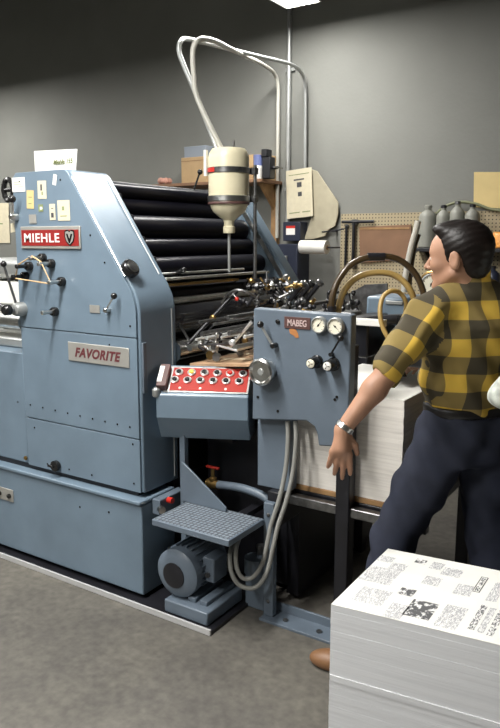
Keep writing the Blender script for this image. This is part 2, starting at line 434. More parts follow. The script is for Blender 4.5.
# dampening tray with bright rails
zt = 1.425
xt = xs(zt) - .03
MB().box(xt - .012, xt + .03, YB + .002, 3.34, zt - .006, zt + .006).build('tray_rail', STEEL, press, .002)
MB().cyl((xt - .05, YB + .002, zt + .018), (xt - .05, 3.2, zt + .018), .008).build('tray_rail', STEEL, press)
MB().box(xt - .01, xt + .02, YB + .002, 3.05, zt - .034, zt - .022).build('tray_strip', YEL if False else BRASS, press)
MB().cyl((xt - .03, YB + .002, zt - .08), (xt - .03, 3.495, zt - .08), .045, n=28).build('dampening_roller', ROLL, press)
m = MB(); m.cyl((xt - .04, 2.62, zt + .022), (xt - .01, 2.62, zt + .034), .012); m.ball((xt - .005, 2.62, zt + .036), .013); m.build('tray_stop', BAKE, press)
CHROMEE = mat('worn_steel_edge', (.60, .60, .60), .4, metal=.3)
CHROME0 = mat('chromed_cylinder', (.78, .78, .77), .14, metal=1)
MB().box(-3.7, -1.57, 2.115, 2.1245, .002, .026).build('drip_pan_edge', CHROMEE, press)
# plate and impression cylinders
MB().cyl((-2.10, YB + .002, 1.235), (-2.10, 3.495, 1.235), .092, n=64).build('impression_cylinder', mat('polished_cylinder', (.014, .014, .017), .14, spec=.8), press)
MB().cyl((-2.05, YB + .002, 1.325), (-2.05, 3.495, 1.325), .016, n=16).build('guard_rod', STEEL, press)
MB().cyl((-2.02, YB + .002, 1.10), (-2.02, 3.495, 1.10), .055, n=48).build('transfer_cylinder', CHROME0, press)
# top lever on the ink duct
m = MB(); a = at(194, 183, Y=3.0); b = at(200, 172, Y=3.0)
m.cyl((a.x, 3.0, 1.86), b, .005, n=8); m.ball(b, .014); m.build('duct_lever', BAKE, press)

# screws on the covers
SCR = []
def screw(x, z, r=.0045, y=YF, m=BAKE):
    return MB().lathe([(r, 0), (r, .002), (r * .6, .003)], (x, y, z), (0, -1, 0), 8).build('screw', m, press)
for k in range(10):
    p = at(18 + 112 * k / 9, 402 + 25 * k / 9, Y=YF); screw(p.x, p.z)
for x, z in ((-2.68, .70), (-2.04, .72), (-2.04, .54), (-2.3, .53), (-2.16, 1.15), (-2.035, 1.24), (-2.69, 1.865), (-2.42, 1.86), (-2.25, 1.62), (-2.17, 1.505), (-2.45, .53), (-2.6, .53)):
    screw(x, z)
for px, py in ((80, 507), (109, 512)):
    p = at(px, py, Y=2.172); screw(p.x, p.z, .005, 2.172)

# nameplate
def plate_frame(q0, q1, y):
    return min(q0.x, q1.x), max(q0.x, q1.x), min(q0.z, q1.z), max(q0.z, q1.z)
a = at(21.5, 226, Y=YF); b = at(82, 252, Y=YF)
x0, x1, z0, z1 = a.x, b.x, b.z + .012, a.z - .003
plt = MB().box(x0, x1, YF - .008, YF - .0005, z0, z1).build('nameplate', SILVERPL, press, .003, label='red and silver nameplate')
MB().box(x0 + .008, x1 - .008, YF - .0095, YF - .0078, z0 + .014, z1 - .016).build('red_field', mat('nameplate_red', (.26, .018, .016), .5, spec=.3), plt)
text_part('MIEHLE', (x0 + (x1 - x0) * .37, YF - .0094, (z0 + z1) / 2 - .001), (1, 0, 0), (0, -1, 0), .040, (x1 - x0) * .60, LETTER, plt, bold=.015, space=1.12)
em = Vector((x0 + (x1 - x0) * .84, YF - .0094, (z0 + z1) / 2))
sh = [(-.030, .030), (-.012, .034), (0, .028), (.012, .034), (.030, .030), (.032, .004), (.022, -.020), (0, -.036), (-.022, -.020), (-.032, .004)]
MB().prism([(em.x + u, em.z + v) for u, v in sh], em.y - .002, em.y).build('emblem', BAKE, plt)
MB().prism([(em.x + u * .82, em.z + v * .82) for u, v in sh], em.y - .0026, em.y - .0019).build('emblem_field', SILVERPL, plt)
MB().prism([(em.x + u, em.z + v) for u, v in ((-.020, .016), (-.010, .016), (0, -.006), (.010, .016), (.020, .016), (.004, -.024), (-.004, -.024))], em.y - .0034, em.y - .0025).build('emblem_mark', BAKE, plt)
# model plate
a = at(68.5, 339, Y=YF); b = at(130, 370, Y=YF)
x0, x1, z0, z1 = a.x, b.x, (a.z + b.z) / 2 - .045, (a.z + b.z) / 2 + .042
plt = MB().box(x0, x1, YF - .006, YF - .0005, z0, z1).build('model_plate', SILVERPL, press, .003)
text_part('FAVORITE', ((x0 + x1) / 2, YF - .0059, (z0 + z1) / 2), (1, 0, 0), (0, -1, 0), .044, (x1 - x0) * .76, LETTERD, plt, bold=.035, shear=.3, space=1.1)
# small data plate
a = at(95, 309, Y=YF)
MB().box(a.x - .03, a.x + .03, YF - .003, YF - .0005, a.z - .017, a.z + .017).build('data_plate', SILVERPL, press)
a = at(33, 219, Y=YF)
MB().box(a.x - .024, a.x + .024, YF - .003, YF - .0005, a.z - .02, a.z + .02).build('data_plate', SILVERPL, press)

# pegs with black collars and a loop of cord round five of them
PEGS = []
for px, py in ((30.5, 266), (26.5, 276), (44, 258), (52.5, 263.5), (63, 281.5), (56, 311.5)):
    p = at(px, py, Y=YF)
    k = MB().lathe([(.021, 0), (.021, .02), (.017, .026), (.012, .026)], (p.x, YF, p.z), (0, -1, 0), 20).build('adjusting_knob', BAKE, press)
    MB().lathe([(.009, 0), (.009, .042), (.010, .044), (.010, .058), (.007, .06)], (p.x, YF - .024, p.z), (0, -1, 0), 14).build('knob_pin', STEEL if px > 40 else BAKE, k)
    PEGS.append(Vector((p.x, YF - .066, p.z)))
cordm = mat('cord', (.62, .42, .22), .8)
o = [1, 0, 2, 3, 4]
cord = MB().tube([PEGS[i] + Vector((0, -.001, .010 if i not in (4, 1) else -.008)) for i in o], .0035, 6, True)
cord.build('cord_loop', cordm, press)
# big twin lever, left
h = at(23, 309, Y=YF)
hub = MB().lathe([(.034, 0), (.034, .035), (.026, .05), (.012, .055)], (h.x, YF, h.z), (0, -1, 0), 24).build('lever_hub', GSTEEL, press)
b = at(3.5, 264, Y=YF - .06)
m = MB(); m.cyl((h.x, YF - .03, h.z), b, .006, n=10); m.build('lever_rod', DSTEEL, hub)
MB().ball(b, .015).build('lever_ball', BAKE, hub)
b = at(7, 310, Y=YF - .09)
m = MB(); m.cyl((h.x, YF - .04, h.z), b, .012, .012, n=12); m.build('lever_rod', DSTEEL, hub)
m = MB(); m.lathe([(.018, -.02), (.026, -.01), (.026, .012), (.018, .02)], b, Vector((h.x, YF - .04, h.z)) - b, 16); m.build('lever_grip', BAKE, hub)
b2 = at(-8, 297, Y=YF - .12)
MB().cyl(b, b2, .005, n=8).build('lever_rod', DSTEEL, hub)
# top left wheel and lever
w = at(8.5, 190, Y=YF + .10)
m = MB(); m.tube([Vector((w.x, YF + .1, w.z)) + Vector((math.cos(t) * .035, 0, math.sin(t) * .05)) for t in np.linspace(0, 2 * math.pi, 24, endpoint=False)], .013, 8, True)
m.cyl((w.x - .03, YF + .1, w.z), (-2.742, YF + .1, w.z), .01); m.build('handwheel', BAKE, press)
h = at(17, 217, Y=YF); b = at(12, 199, Y=YF - .05)
hub = MB().lathe([(.017, 0), (.017, .03), (.010, .04)], (h.x, YF, h.z), (0, -1, 0), 18).build('lever_hub', STEEL, press)
MB().cyl((h.x, YF - .02, h.z), b, .004, n=8).build('lever_rod', STEEL, hub)
MB().ball(b, .018).build('lever_ball', BAKE, hub)
a = at(13, 228, Y=YF)
MB().slab([(a.x - .014, YF - .002, a.z - .022), (a.x + .016, YF - .002, a.z - .018), (a.x + .010, YF - .002, a.z + .024), (a.x - .012, YF - .002, a.z + .02)], (0, -1, 0), .002).build('paper_tag', PAPER, press)
# small lever near the sloped edge
h = at(109, 310, Y=YF); b = at(114, 296, Y=YF - .03)
hub = MB().lathe([(.011, 0), (.011, .025), (.007, .03)], (h.x, YF, h.z), (0, -1, 0), 16).build('lever_hub', STEEL, press)
MB().cyl((h.x, YF - .02, h.z), b, .004, n=8).build('lever_rod', STEEL, hub)
MB().ball(b, .014).build('lever_ball', BAKE, hub)
# round knob on the sloped face
nS = Vector((.54, 0, .375)).normalized()    # outward normal of the sloped cover
k0 = Vector((xs(1.52), 2.315, 1.52))
q0 = Vector((xs(1.6), 2.3, 1.6)); rd = at(127, 271.5, Y=2.3) - CAM
k0 = CAM + rd * ((q0 - CAM).dot(nS) / rd.dot(nS))
kn = MB().lathe([(.030, 0), (.036, .008), (.040, .012), (.040, .034), (.035, .040), (.025, .041)], k0, nS, 28).build('ink_knob', BAKE, press)
MB().lathe([(.029, 0), (.029, .002)], k0 + nS * .0412, nS, 24).build('knob_cap', STEEL, kn)
MB().lathe([(.022, 0), (.022, .001)], k0 + nS * .0433, nS, 24).build('knob_dial', DSTEEL, kn)
# lower knob and lock
p = at(58, 465, Y=YF)
kn = MB().lathe([(.020, 0), (.020, .006), (.026, .008), (.026, .026), (.018, .03)], (p.x, YF, p.z), (0, -1, 0), 20).build('latch_knob', BAKE, press)
MB().box(p.x - .035, p.x + .005, YF - .036, YF - .028, p.z - .006, p.z + .006).build('knob_pointer', BAKE, kn, .002)
p = at(26, 458, Y=YF)
m = MB().lathe([(.011, 0), (.011, .006), (.007, .008)], (p.x, YF, p.z), (0, -1, 0), 14); m.build('lock', BRASS, press)
# base plate with two plugs
p = at(8, 494, Y=2.172)
sp = MB().box(p.x - .10, p.x + .045, 2.166, 2.1715, p.z - .035, p.z + .03).build('switch_plate', SILVERPL, press, .002)
for dx in (-.055, .02):
    MB().lathe([(.012, 0), (.012, .01), (.008, .013)], (p.x + dx, 2.166, p.z - .004), (0, -1, 0), 14).build('plug', BAKE, sp)
# oil cock box on the end of the base
m = MB().box(-1.973, -1.93, 2.24, 2.42, .40, .47); ob = m.build('oil_box', PAINTD, press, .004)
MB().cyl((-1.93, 2.30, .455), (-1.905, 2.30, .455), .014).build('red_cap', REDD, ob)
MB().cyl((-1.93, 2.245, .43), (-1.91, 2.235, .43), .016).build('steel_plug', STEEL, ob)
MB().cyl((-1.91, 2.28, .13), (-1.91, 2.28, .24), .010).build('oil_pipe', STEEL, press)

# notes stuck on the press side
def note(px0, py0, px1, py1, m, label, marks, tilt=0, name='paper_note'):
    a = at(px0, py0, Y=YF); b = at(px1, py1, Y=YF)
    t = thing(name, ((a.x + b.x) / 2, YF, (a.z + b.z) / 2), label, 'note', 'notes stuck on the press side')
    c = Vector(((a.x + b.x) / 2, YF - .0012, (a.z + b.z) / 2)); w = abs(b.x - a.x) / 2; h = abs(a.z - b.z) / 2
    R = Matrix.Rotation(tilt, 3, 'Y')
    f = lambda u, v, d=0: c + R @ Vector((u * w, -d, v * h))
    MB().slab([f(-1, -1), f(1, -1), f(1, 1), f(-1, 1)], (0, -1, 0), .0008).build('sheet', m, t, smooth=False)
    for u0, v0, u1, v1, mm in marks:
        MB().slab([f(u0, v0, .0009), f(u1, v0, .0009), f(u1, v1, .0009), f(u0, v1, .0009)], (0, -1, 0), .0003).build('print', mm, t, smooth=False)
note(12, 178, 25.5, 191.5, PAPERW, 'square white note, leftmost at the top of the press side', [(-.7, .3, .7, .38, INKG), (-.7, 0, .5, .08, INKG), (-.7, -.35, .7, -.27, INKG)])
note(26.5, 190.5, 34.5, 208.5, PAPERY, 'yellowed card with scribble just above the small data plate', [(-.5, .2, .5, .3, INKG), (-.5, -.5, .4, -.4, INKG)], .06)
note(37.5, 181, 47, 198.5, PAPER, 'upright cream card with dark figure right of the white note', [(-.35, -.1, .05, .6, INK), (-.1, -.6, .2, -.2, INKG)], .03)
note(53, 174.5, 57, 185, PAPERW, 'small narrow paper scrap nearest the top edge of the press', [], .25)
note(38.5, 204.5, 43.5, 211.5, INKG, 'small green sticker beside the yellowed card', [(-.3, -.4, .7, .3, PAPERW)])
note(49.5, 204, 56, 220, PAPER, 'narrow cream card with dark sketch left of the larger card', [(-.5, -.7, .4, -.1, INK), (-.4, .4, .4, .5, INK)])
note(57.5, 200.5, 70.5, 220.5, PAPER, 'largest cream card, right-hand one above the red nameplate', [(-.25, .0, .1, .4, INKG), (-.6, -.6, .5, -.5, INKG)])

# white sign standing on the press top
a = at(35, 151, Y=2.50); b = at(77, 171, Y=2.50)
t = thing('card_sign', ((a.x + b.x) / 2, 2.5, ZT + .001), 'white card sign with green writing leaning on top of the press', 'sign')
zb = ZT + .002
MB().slab([(at(35, 170, Y=2.42).x, 2.42, zb), (at(75, 169, Y=2.42).x, 2.42, zb), at(77, 149, Y=2.44), at(34, 151, Y=2.44)], (0, 1, 0), .003).build('card', PAPERW, t, smooth=False)
text_part('Miehle 155', at(63, 161.5, Y=2.424), (1, 0, 0), (0, -1, .2), .024, .13, mat('olive_ink', (.13, .15, .05), .8), t, 'writing', bold=.02)

# ------------------------------------------------------------------ fountain bottle and its tubes
bc = at(229, 215, Y=3.05); B = Vector((bc.x, 3.05, 0))
bot = thing('fountain_bottle', (B.x, B.y, 1.42), 'large cream plastic bottle hanging upside down in steel straps above the rollers', 'bottle')
zb = lambda y: at(229, y, Y=3.05).z
R0 = .105
prof = [(.024, zb(233)), (.026, zb(231)), (.026, zb(223)), (.03, zb(220)), (.052, zb(217)), (.082, zb(212)), (R0 - .010, zb(207)), (R0 - .002, zb(202)), (R0, zb(198)), (R0, zb(158)), (R0 - .006, zb(153)), (.085, zb(149)), (.05, zb(148))]
MB().lathe([(r, z) for r, z in prof], (B.x, B.y, 0), (0, 0, 1), 36).build('bottle_body', PLAST, bot)
MB().lathe([(.029, zb(233) - .001), (.031, zb(232)), (.031, zb(227)), (.026, zb(226))], (B.x, B.y, 0), (0, 0, 1), 24).build('bottle_cap', PLAST, bot)
MB().cyl((B.x, B.y, 1.434), (B.x, B.y, zb(232)), .008, n=12).build('feed_pipe', GSTEEL, bot)
for y in (171, 199):
    z = zb(y)
    MB().lathe([(R0 + .003, z - .014), (R0 + .005, z - .012), (R0 + .005, z + .012), (R0 + .003, z + .014)], (B.x, B.y, 0), (0, 0, 1), 36).build('strap', STEEL if y > 180 else DSTEEL, bot)
MB().lathe([(R0 + .003, zb(203.5) - .006), (R0 + .004, zb(203.5) - .004), (R0 + .004, zb(203.5) + .004), (R0 + .003, zb(203.5) + .006)], (B.x, B.y, 0), (0, 0, 1), 36).build('bottle_ring', BROWNPL, bot)
z = zb(171); q = [B + Vector((math.sin(t) * (R0 + .0062), -math.cos(t) * (R0 + .0062), 0)) for t in np.linspace(-.75, -.1, 8)]
m = MB()
for i in range(7):
    m.slab([q[i] + Vector((0, 0, z - .011)), q[i + 1] + Vector((0, 0, z - .011)), q[i + 1] + Vector((0, 0, z + .011)), q[i] + Vector((0, 0, z + .011))], (0, -1, 0), .001)
m.build('red_label', REDD, bot)
rx = B + Vector((.839, .545, 0)) * (R0 + .03)
m = MB().cyl((rx.x, rx.y, 1.40), (rx.x, rx.y, zb(165)), .009, n=12)
for y in (171, 199): m.box(rx.x - .035, rx.x + .012, rx.y - .02, rx.y + .012, zb(y) - .016, zb(y) + .016)
m.build('hanger_post', DSTEEL, bot)
m = MB(); lx = B - Vector((.839, .545, 0)) * (R0 + .012); m.box(lx.x - .008, lx.x + .008, lx.y - .008, lx.y + .008, zb(176), zb(150)); m.build('level_tube', PAPERW, bot)
mk = MB(); k = at(234, 146, Y=3.05); mk.cyl((B.x + .03, B.y, zb(149)), (B.x + .03, B.y, zb(141)), .006); mk.build('vent_pin', DSTEEL, bot)

cm = mat('white_pipe', (.46, .45, .40), .4)
def pipe(pts, r, name, m, label, cat, group=None, n=60):
    o = MB().tube(bez(pts, n), r, 12).build(name, m)
    return tag(o, label, cat, group)
# two pipes rising from the bottle, bending back to the wall and down
A0 = at(222, 150, Y=3.05); A1 = at(198, 100, Y=3.01); A2 = at(194, 76, Y=3.0)
A3 = at(193, 50, Y=3.0); A4 = at(200, 39.5, Y=3.04); A5 = at(214, 41, Y=3.25)
B3 = at(262, 64, Y=4.55); B4 = at(274, 73, Y=4.85); B5 = at(278, 86, Y=4.93); B6 = at(278, 110, Y=4.94)
BZ = at(277, 238, Y=4.94)
pipe([A0 + Vector((0, 0, .0)), A1, A2, A3, A4, A5, A5.lerp(B3, .33), A5.lerp(B3, .66), B3, B4, B5, B6, B6.lerp(BZ, .5), BZ], .014, 'supply_pipe', cm,
     'pale bent pipe from the bottle to the wall, right-hand of the two', 'pipe', 'bent pipes above the press')
C0 = at(217, 149, Y=3.09); C1 = at(195, 92, Y=3.12); C2 = at(184, 66, Y=3.12); C3 = at(179, 51, Y=3.12); C4 = at(181, 41, Y=3.14); C5 = at(190, 39.5, Y=3.3)
D3 = at(290, 64, Y=4.6); D4 = at(301, 72, Y=4.86); D5 = at(305, 84, Y=4.94); D6 = at(305.5, 110, Y=4.955); DZ = at(305, 215, Y=4.955)
pipe([C0, C1, C2, C3, C4, C5, C5.lerp(D3, .33), C5.lerp(D3, .66), D3, D4, D5, D6, D6.lerp(DZ, .5), DZ], .013, 'supply_pipe', GSTEEL,
     'grey bent pipe crossing highest, left-hand of the two at the bottle', 'pipe', 'bent pipes above the press')
# straight conduit down the wall
a = at(287.5, 8, Y=4.96); b = at(287.5, 235, Y=4.96)
cdt = thing('wall_conduit', (b.x, 4.96, b.z), 'straight vertical grey conduit running down the wall from the ceiling', 'conduit')
MB().cyl((b.x, 4.96, b.z), (b.x, 4.96, RZ), .017, n=14).build('tube', GSTEEL, cdt)
for z in (2.0, 2.9, 3.6):
    MB().box(b.x - .04, b.x + .04, 4.975, 4.9995, z - .012, z + .012).build('clip', GSTEEL, cdt)

# ------------------------------------------------------------------ feeder
YP = 2.38
fd = thing('paper_feeder', (-1.3, 2.8, 0), 'grey-blue sheet feeder with gauges on its side plate and looping hoses', 'paper feeder')
outl = [(256, 308), (354, 315), (350, 447), (321, 446), (319.5, 434), (316.5, 426.5), (309, 421), (254.5, 419.5)]
pp = [at(x - 2.5, y, Y=YP) for x, y in outl]
MB().prism([(p.x, p.z) for p in pp], YP, YP + .05).build('side_plate', PAINTD, fd, .006)
# behind plate: second column and legs
a = at(258, 420, Y=2.44); b = at(290, 492, Y=2.44)
MB().box(a.x, b.x, 2.435, 2.50, b.z, 1.25).build('column', PAINTD, fd, .005)
a = at(331, 450, Y=2.40); b = at(345, 622, Y=2.40)
MB().box(-1.173, -1.112, YP + .055, YP + .115, .0, 1.2).build('corner_post', BLACK, fd, .006)
m = MB()
a = at(267, 530, Y=2.37); a2 = at(281, 530, Y=2.37)
xa, xb = -1.468, -1.420
m.box(xa, xb, 2.365, 2.395, .012, .52); br = m.build('support_strip', PAINTD, fd, .003)
for z in (.08, .47): MB().lathe([(.008, 0), (.008, .004), (.005, .006)], ((xa + xb) / 2, 2.365, z), (0, -1, 0), 8).build('bolt', DSTEEL, br)
m = MB().box(xa, -1.06, 2.33, 2.43, 0, .012); m.box(xa, -1.06, 2.425, 2.437, 0, .05)
ft = m.build('support_foot', PAINTD, fd, .002)
for x in (-1.36, -1.2): MB().lathe([(.012, 0), (.012, .008), (.006, .01)], (x, 2.37, .012), (0, 0, 1), 6).build('bolt', DSTEEL, ft)
MB().box(-1.468, -1.40, 2.395, 2.56, .42, .56).build('bracket', BLACK, fd, .004)
# rails below the pile
MB().box(-1.47, -.80, 2.45, 2.49, .50, .54).build('lower_rail', DSTEEL, fd, .004)
MB().box(-1.40, -.84, 2.50, 3.16, .515, .551).build('lift_table', BLACK, fd, .004)
for x, y in ((-1.40, 3.2), (-.86, 3.2)):
    MB().box(x - .03, x + .03, y - .03, y + .03, 0, 1.2).build('corner_post', BLACK, fd, .005)
MB().box(-1.47, -1.41, 2.57, 3.4, .02, .95).build('rear_panel', BLACK, fd)
MB().box(-1.95, -1.48, 2.62, 3.4, .02, .90).build('dark_interior', BLACK, fd, .01)  # black block standing in for the shaded interior below the console
# things on the side plate
def onp(px, py): 
    p = at(px, py, Y=YP); return Vector((p.x, YP, p.z))
c = onp(298, 323)
npl = MB().box(c.x - .060, c.x + .055, YP - .004, YP, c.z - .023, c.z + .023).build('nameplate', BROWNPL, fd, .001)
text_part('MABEG', (c.x - .002, YP - .0042, c.z), (1, 0, 0), (0, -1, 0), .026, .085, mat('letter_pink', (.55, .42, .40), .5), npl, bold=.02)
DIAL = mat('gauge_dial', (.78, .74, .60), .5)
def gauge(c, r, parent, ax=(0, -1, 0), ang=.8):
    ax = Vector(ax).normalized(); u, v, _ = frame(ax)
    g = MB().lathe([(r, 0), (r * 1.08, .004), (r * 1.08, .022), (r * .98, .026), (r * .9, .026), (r * .9, .020), (0, .020)], c, ax, 28).build('gauge', GSTEEL, parent, label='round pressure gauge with white dial')
    MB().lathe([(r * .89, .0202), (r * .89, .0212)], c, ax, 28).build('dial', DIAL, g)
    o = Vector(c) + ax * .0216; d = u * math.cos(ang) + v * math.sin(ang); w = ax.cross(d)
    m = MB().slab([o - d * r * .25 + w * r * .06, o - d * r * .25 - w * r * .06, o + d * r * .7], ax, .0008)
    m.lathe([(r * .12, 0), (r * .12, .001)], o, ax, 10); m.build('needle', BAKE, g)
    m = MB()
    for k in range(9):
        t = math.pi * (-.25 + 1.5 * k / 8); d = u * math.cos(t) + v * math.sin(t); w = ax.cross(d)
        m.slab([o + d * r * .68 - w * r * .025, o + d * r * .68 + w * r * .025, o + d * r * .82 + w * r * .025, o + d * r * .82 - w * r * .025], ax, .0004)
    m.build('scale_marks', BAKE, g)
gauge(onp(321, 324.5), .030, fd, ang=.9)
gauge(onp(337.5, 326), .031, fd, ang=-.7)
# handwheel knob
c = onp(268, 370)
hw = MB().lathe([(.040, 0), (.040, .03), (.052, .036), (.055, .042), (.055, .060), (.048, .066), (.044, .066), (.038, .058), (0, .056)], c, (0, -1, 0), 32).build('handwheel', STEEL, fd)
MB().lathe([(.015, 0), (.012, .004)], c + Vector((0, -.0565, 0)), (0, -1, 0), 16).build('wheel_cap', GSTEEL, hw)
# plate lever
c = onp(276, 345); b = at(260.5, 324.5, Y=YP - .04)
hb = MB().lathe([(.011, 0), (.011, .03), (.007, .034)], c, (0, -1, 0), 14).build('lever_hub', BAKE, fd)
MB().cyl(c + Vector((0, -.025, 0)), b, .0055, n=8).build('lever_rod', GSTEEL, hb)
MB().ball(b, .014).build('lever_ball', BAKE, hb)
c = onp(278, 321.5); MB().lathe([(.009, 0), (.009, .006), (.005, .008)], c, (0, -1, 0), 12).build('plug', BAKE, fd)
for px, py, mm in ((317.5, 361.5, BRASS), (334, 364, WHITE)):
    c = onp(px, py)
    k = MB().lathe([(.026, 0), (.026, .01), (.022, .014), (.022, .05), (.019, .055), (.014, .055)], c, (0, -1, 0), 22).build('control_knob', BAKE, fd)
    MB().lathe([(.0165, 0), (.0165, .005), (.012, .007)], c + Vector((0, -.055, 0)), (0, -1, 0), 18).build('knob_face', DIAL if mm is BRASS else WHITE, k)
    m = MB(); o = c + Vector((0, -.0622, 0))
    for d in (0, 2.09, 4.19):
        m.slab([o + Vector((math.cos(d) * .012 - math.sin(d) * .002, 0, math.sin(d) * .012 + math.cos(d) * .002)), o + Vector((math.cos(d) * .012 + math.sin(d) * .002, 0, math.sin(d) * .012 - math.cos(d) * .002)), o], (0, -1, 0), .001)
    m.build('knob_mark', BAKE, k)
c = onp(332.5, 354); b = at(340.5, 338, Y=YP - .03)
hb = MB().lathe([(.008, 0), (.008, .02)], c, (0, -1, 0), 12).build('lever_hub', BAKE, fd)
MB().cyl(c + Vector((0, -.016, 0)), b, .004, n=8).build('lever_rod', BAKE, hb)
MB().ball(b, .013).build('lever_ball', BAKE, hb)
c = onp(294, 333)
MB().slab([c + Vector((u, -.001, v)) for u, v in ((-.022, .012), (-.01, .019), (.008, .014), (.018, .002), (.022, -.016), (.010, -.019), (-.002, -.009), (-.016, -.004))], (0, -1, 0), .001).build('rust_sticker', mat('rust_orange', (.42, .17, .05), .7), fd)
for px, py in ((258, 397), (337, 397), (278, 411), (335, 399.5)):
    c = onp(px, py); MB().lathe([(.006, 0), (.006, .003)], c, (0, -1, 0), 8).build('screw', BAKE, fd)
# feed board between feeder and press, with tapes
a = at(190, 361, Y=2.47)
MB().prism([(-1.93, 1.035), (-1.50, 1.075), (-1.50, 1.09), (-1.93, 1.05)], 2.47, 3.40).build('feed_board', PLYW, fd, .002)
for y in (2.60, 2.78, 2.96, 3.14, 3.3):
    MB().slab([(-1.93, y - .012, 1.0505), (-1.93, y + .012, 1.0505), (-1.50, y + .012, 1.0905), (-1.50, y - .012, 1.0905)], (0, 0, 1), .001).build('feed_tape', PAPER, fd)
# cross bars above the feed board
def bar(x, z, r, m, name='cross_bar', y0=2.47, y1=3.42): return MB().cyl((x, y0, z), (x, y1, z), r, n=14).build(name, m, fd)
bar(-1.93, 1.12, .016, STEEL); bar(-1.80, 1.135, .012, DSTEEL); bar(-1.68, 1.14, .014, STEEL); bar(-1.86, 1.19, .010, DSTEEL)
bar(-1.58, 1.22, .013, DSTEEL); bar(-1.72, 1.27, .010, DSTEEL)
for y in (2.47, 3.42):
    MB().prism([(-1.95, 1.09), (-1.93, 1.14), (-1.50, 1.37), (-1.38, 1.38), (-1.38, 1.02), (-1.5, 1.0)], y, y + .015).build('bar_support', BLACK if y < 3 else DSTEEL, fd) if y > 3 else None
# guide wheels, clamps, springs and rods
r2 = random.Random(11)
CHROME = mat('bright_chrome', (.85, .85, .83), .28, metal=.6)
for i in range(26):
    y = 2.49 + .9 * i / 25 + r2.uniform(-.012, .012)
    x = r2.choice((-1.93, -1.80, -1.68, -1.80)); z = {-1.93: 1.12, -1.80: 1.135, -1.68: 1.14}[x]
    m = MB().box(x - .012, x + .012, y - .010, y + .010, z - .018, z + .024); m.cyl((x, y, z + .024), (x + .008, y, z + .05), .006, n=8); m.ball((x + .009, y, z + .055), .009, 8)
    cb = m.build('clamp_block', r2.choice((DSTEEL, BLACK, BLACK, STEEL)), fd, .002)
    dx = r2.uniform(-.07, .07)
    MB().cyl((x, y + .01, z + .01), (x + dx, y + .012, 1.062 + .025), .004, n=8).build('wheel_arm', CHROME, cb)
    MB().cyl((x + dx, y + .004, 1.064 + .022), (x + dx, y + .018, 1.064 + .022), .020, n=18).build('guide_wheel', r2.choice((DSTEEL, BAKE, BRASS, BAKE, STEEL)), cb)
for i in range(34):
    y = 2.48 + .92 * i / 33
    x0 = r2.uniform(-1.95, -1.66); x1 = x0 + r2.uniform(.05, .20)
    z0 = 1.10 + r2.uniform(-.01, .07); z1 = z0 + r2.uniform(-.02, .13)
    m = MB().cyl((x0, y, z0), (x1, y + r2.uniform(-.08, .08), z1), r2.choice((.004, .005, .007, .009)), n=8)
    lr = m.build('link_rod', r2.choice((STEEL, DSTEEL, BLACK, BLACK, BLACK, CHROME)), fd)
    if i % 2 == 0:
        MB().lathe([(.009, -.010), (.014, -.006), (.014, .006), (.009, .010)], (x1, y, z1), (0, 1, 0), 12).build('rod_knuckle', r2.choice((BRASS, CHROME, BAKE, STEEL)), lr)
for i in range(38):   # little black clamps and knobs in front of the far frame
    y = 2.62 + .80 * (i / 37); x = -1.74 + .30 * r2.random(); z = 1.17 + .16 * r2.random()
    m = MB().cyl((x, y, z - .05), (x + r2.uniform(-.02, .02), y, z + .03), .005, n=8); m.ball((x + .005, y, z + .033), r2.choice((.009, .012, .014)), 10)
    m.lathe([(.012, -.010), (.012, .010)], (x, y, z - .012), (1, r2.uniform(-.6, .6), 0), 12)
    m.build('set_screw', r2.choice((BLACK, BLACK, DSTEEL, CHROME, BRASS, BAKE)), fd)
for i in range(12):   # short springs
    y = 2.55 + .8 * i / 11; x = -1.88 + .36 * r2.random(); z = 1.11 + .06 * r2.random()
    MB().tube([(x + .007 * math.cos(t), y + .007 * math.sin(t), z + t * .0016) for t in np.linspace(0, 30, 60)], .0022, 5).build('spring', CHROME, fd)

for i in range(46):   # grippers and joints bunched at the end of the feed board
    px = 232 + 78 * i / 45 + r2.uniform(-3, 3); Y = r2.uniform(2.95, 3.35)
    py = 276 + 6 * abs((i - 23) / 23) + r2.uniform(0, 30)
    c = at(px, py, Y=Y); d = Vector((r2.uniform(-1, 1), r2.uniform(-.6, .6), r2.uniform(-1, 1))).normalized()
    m = MB().cyl(c - d * .04, c + d * .04, r2.choice((.005, .007, .009)), n=8)
    m.lathe([(.010, -.012), (.016, -.006), (.016, .006), (.010, .012)], c + d * r2.uniform(-.03, .03), d, 12)
    if i % 3 == 0: m.ball(c + d * .045, .012, 8)
    m.build('gripper_joint', r2.choice((BLACK, BAKE, BLACK, DSTEEL, BLACK, DSTEEL, BRASS, STEEL)), fd)
for x, z, rr_ in ((-1.90, 1.16, .006), (-1.84, 1.17, .008), (-1.76, 1.18, .006), (-1.72, 1.20, .009), (-1.64, 1.19, .007), (-1.88, 1.24, .007), (-1.80, 1.235, .006)):
    MB().cyl((x, 2.48, z), (x, 3.42, z), rr_, n=10).build('cross_bar', CHROME if z < 1.2 else DSTEEL, fd)
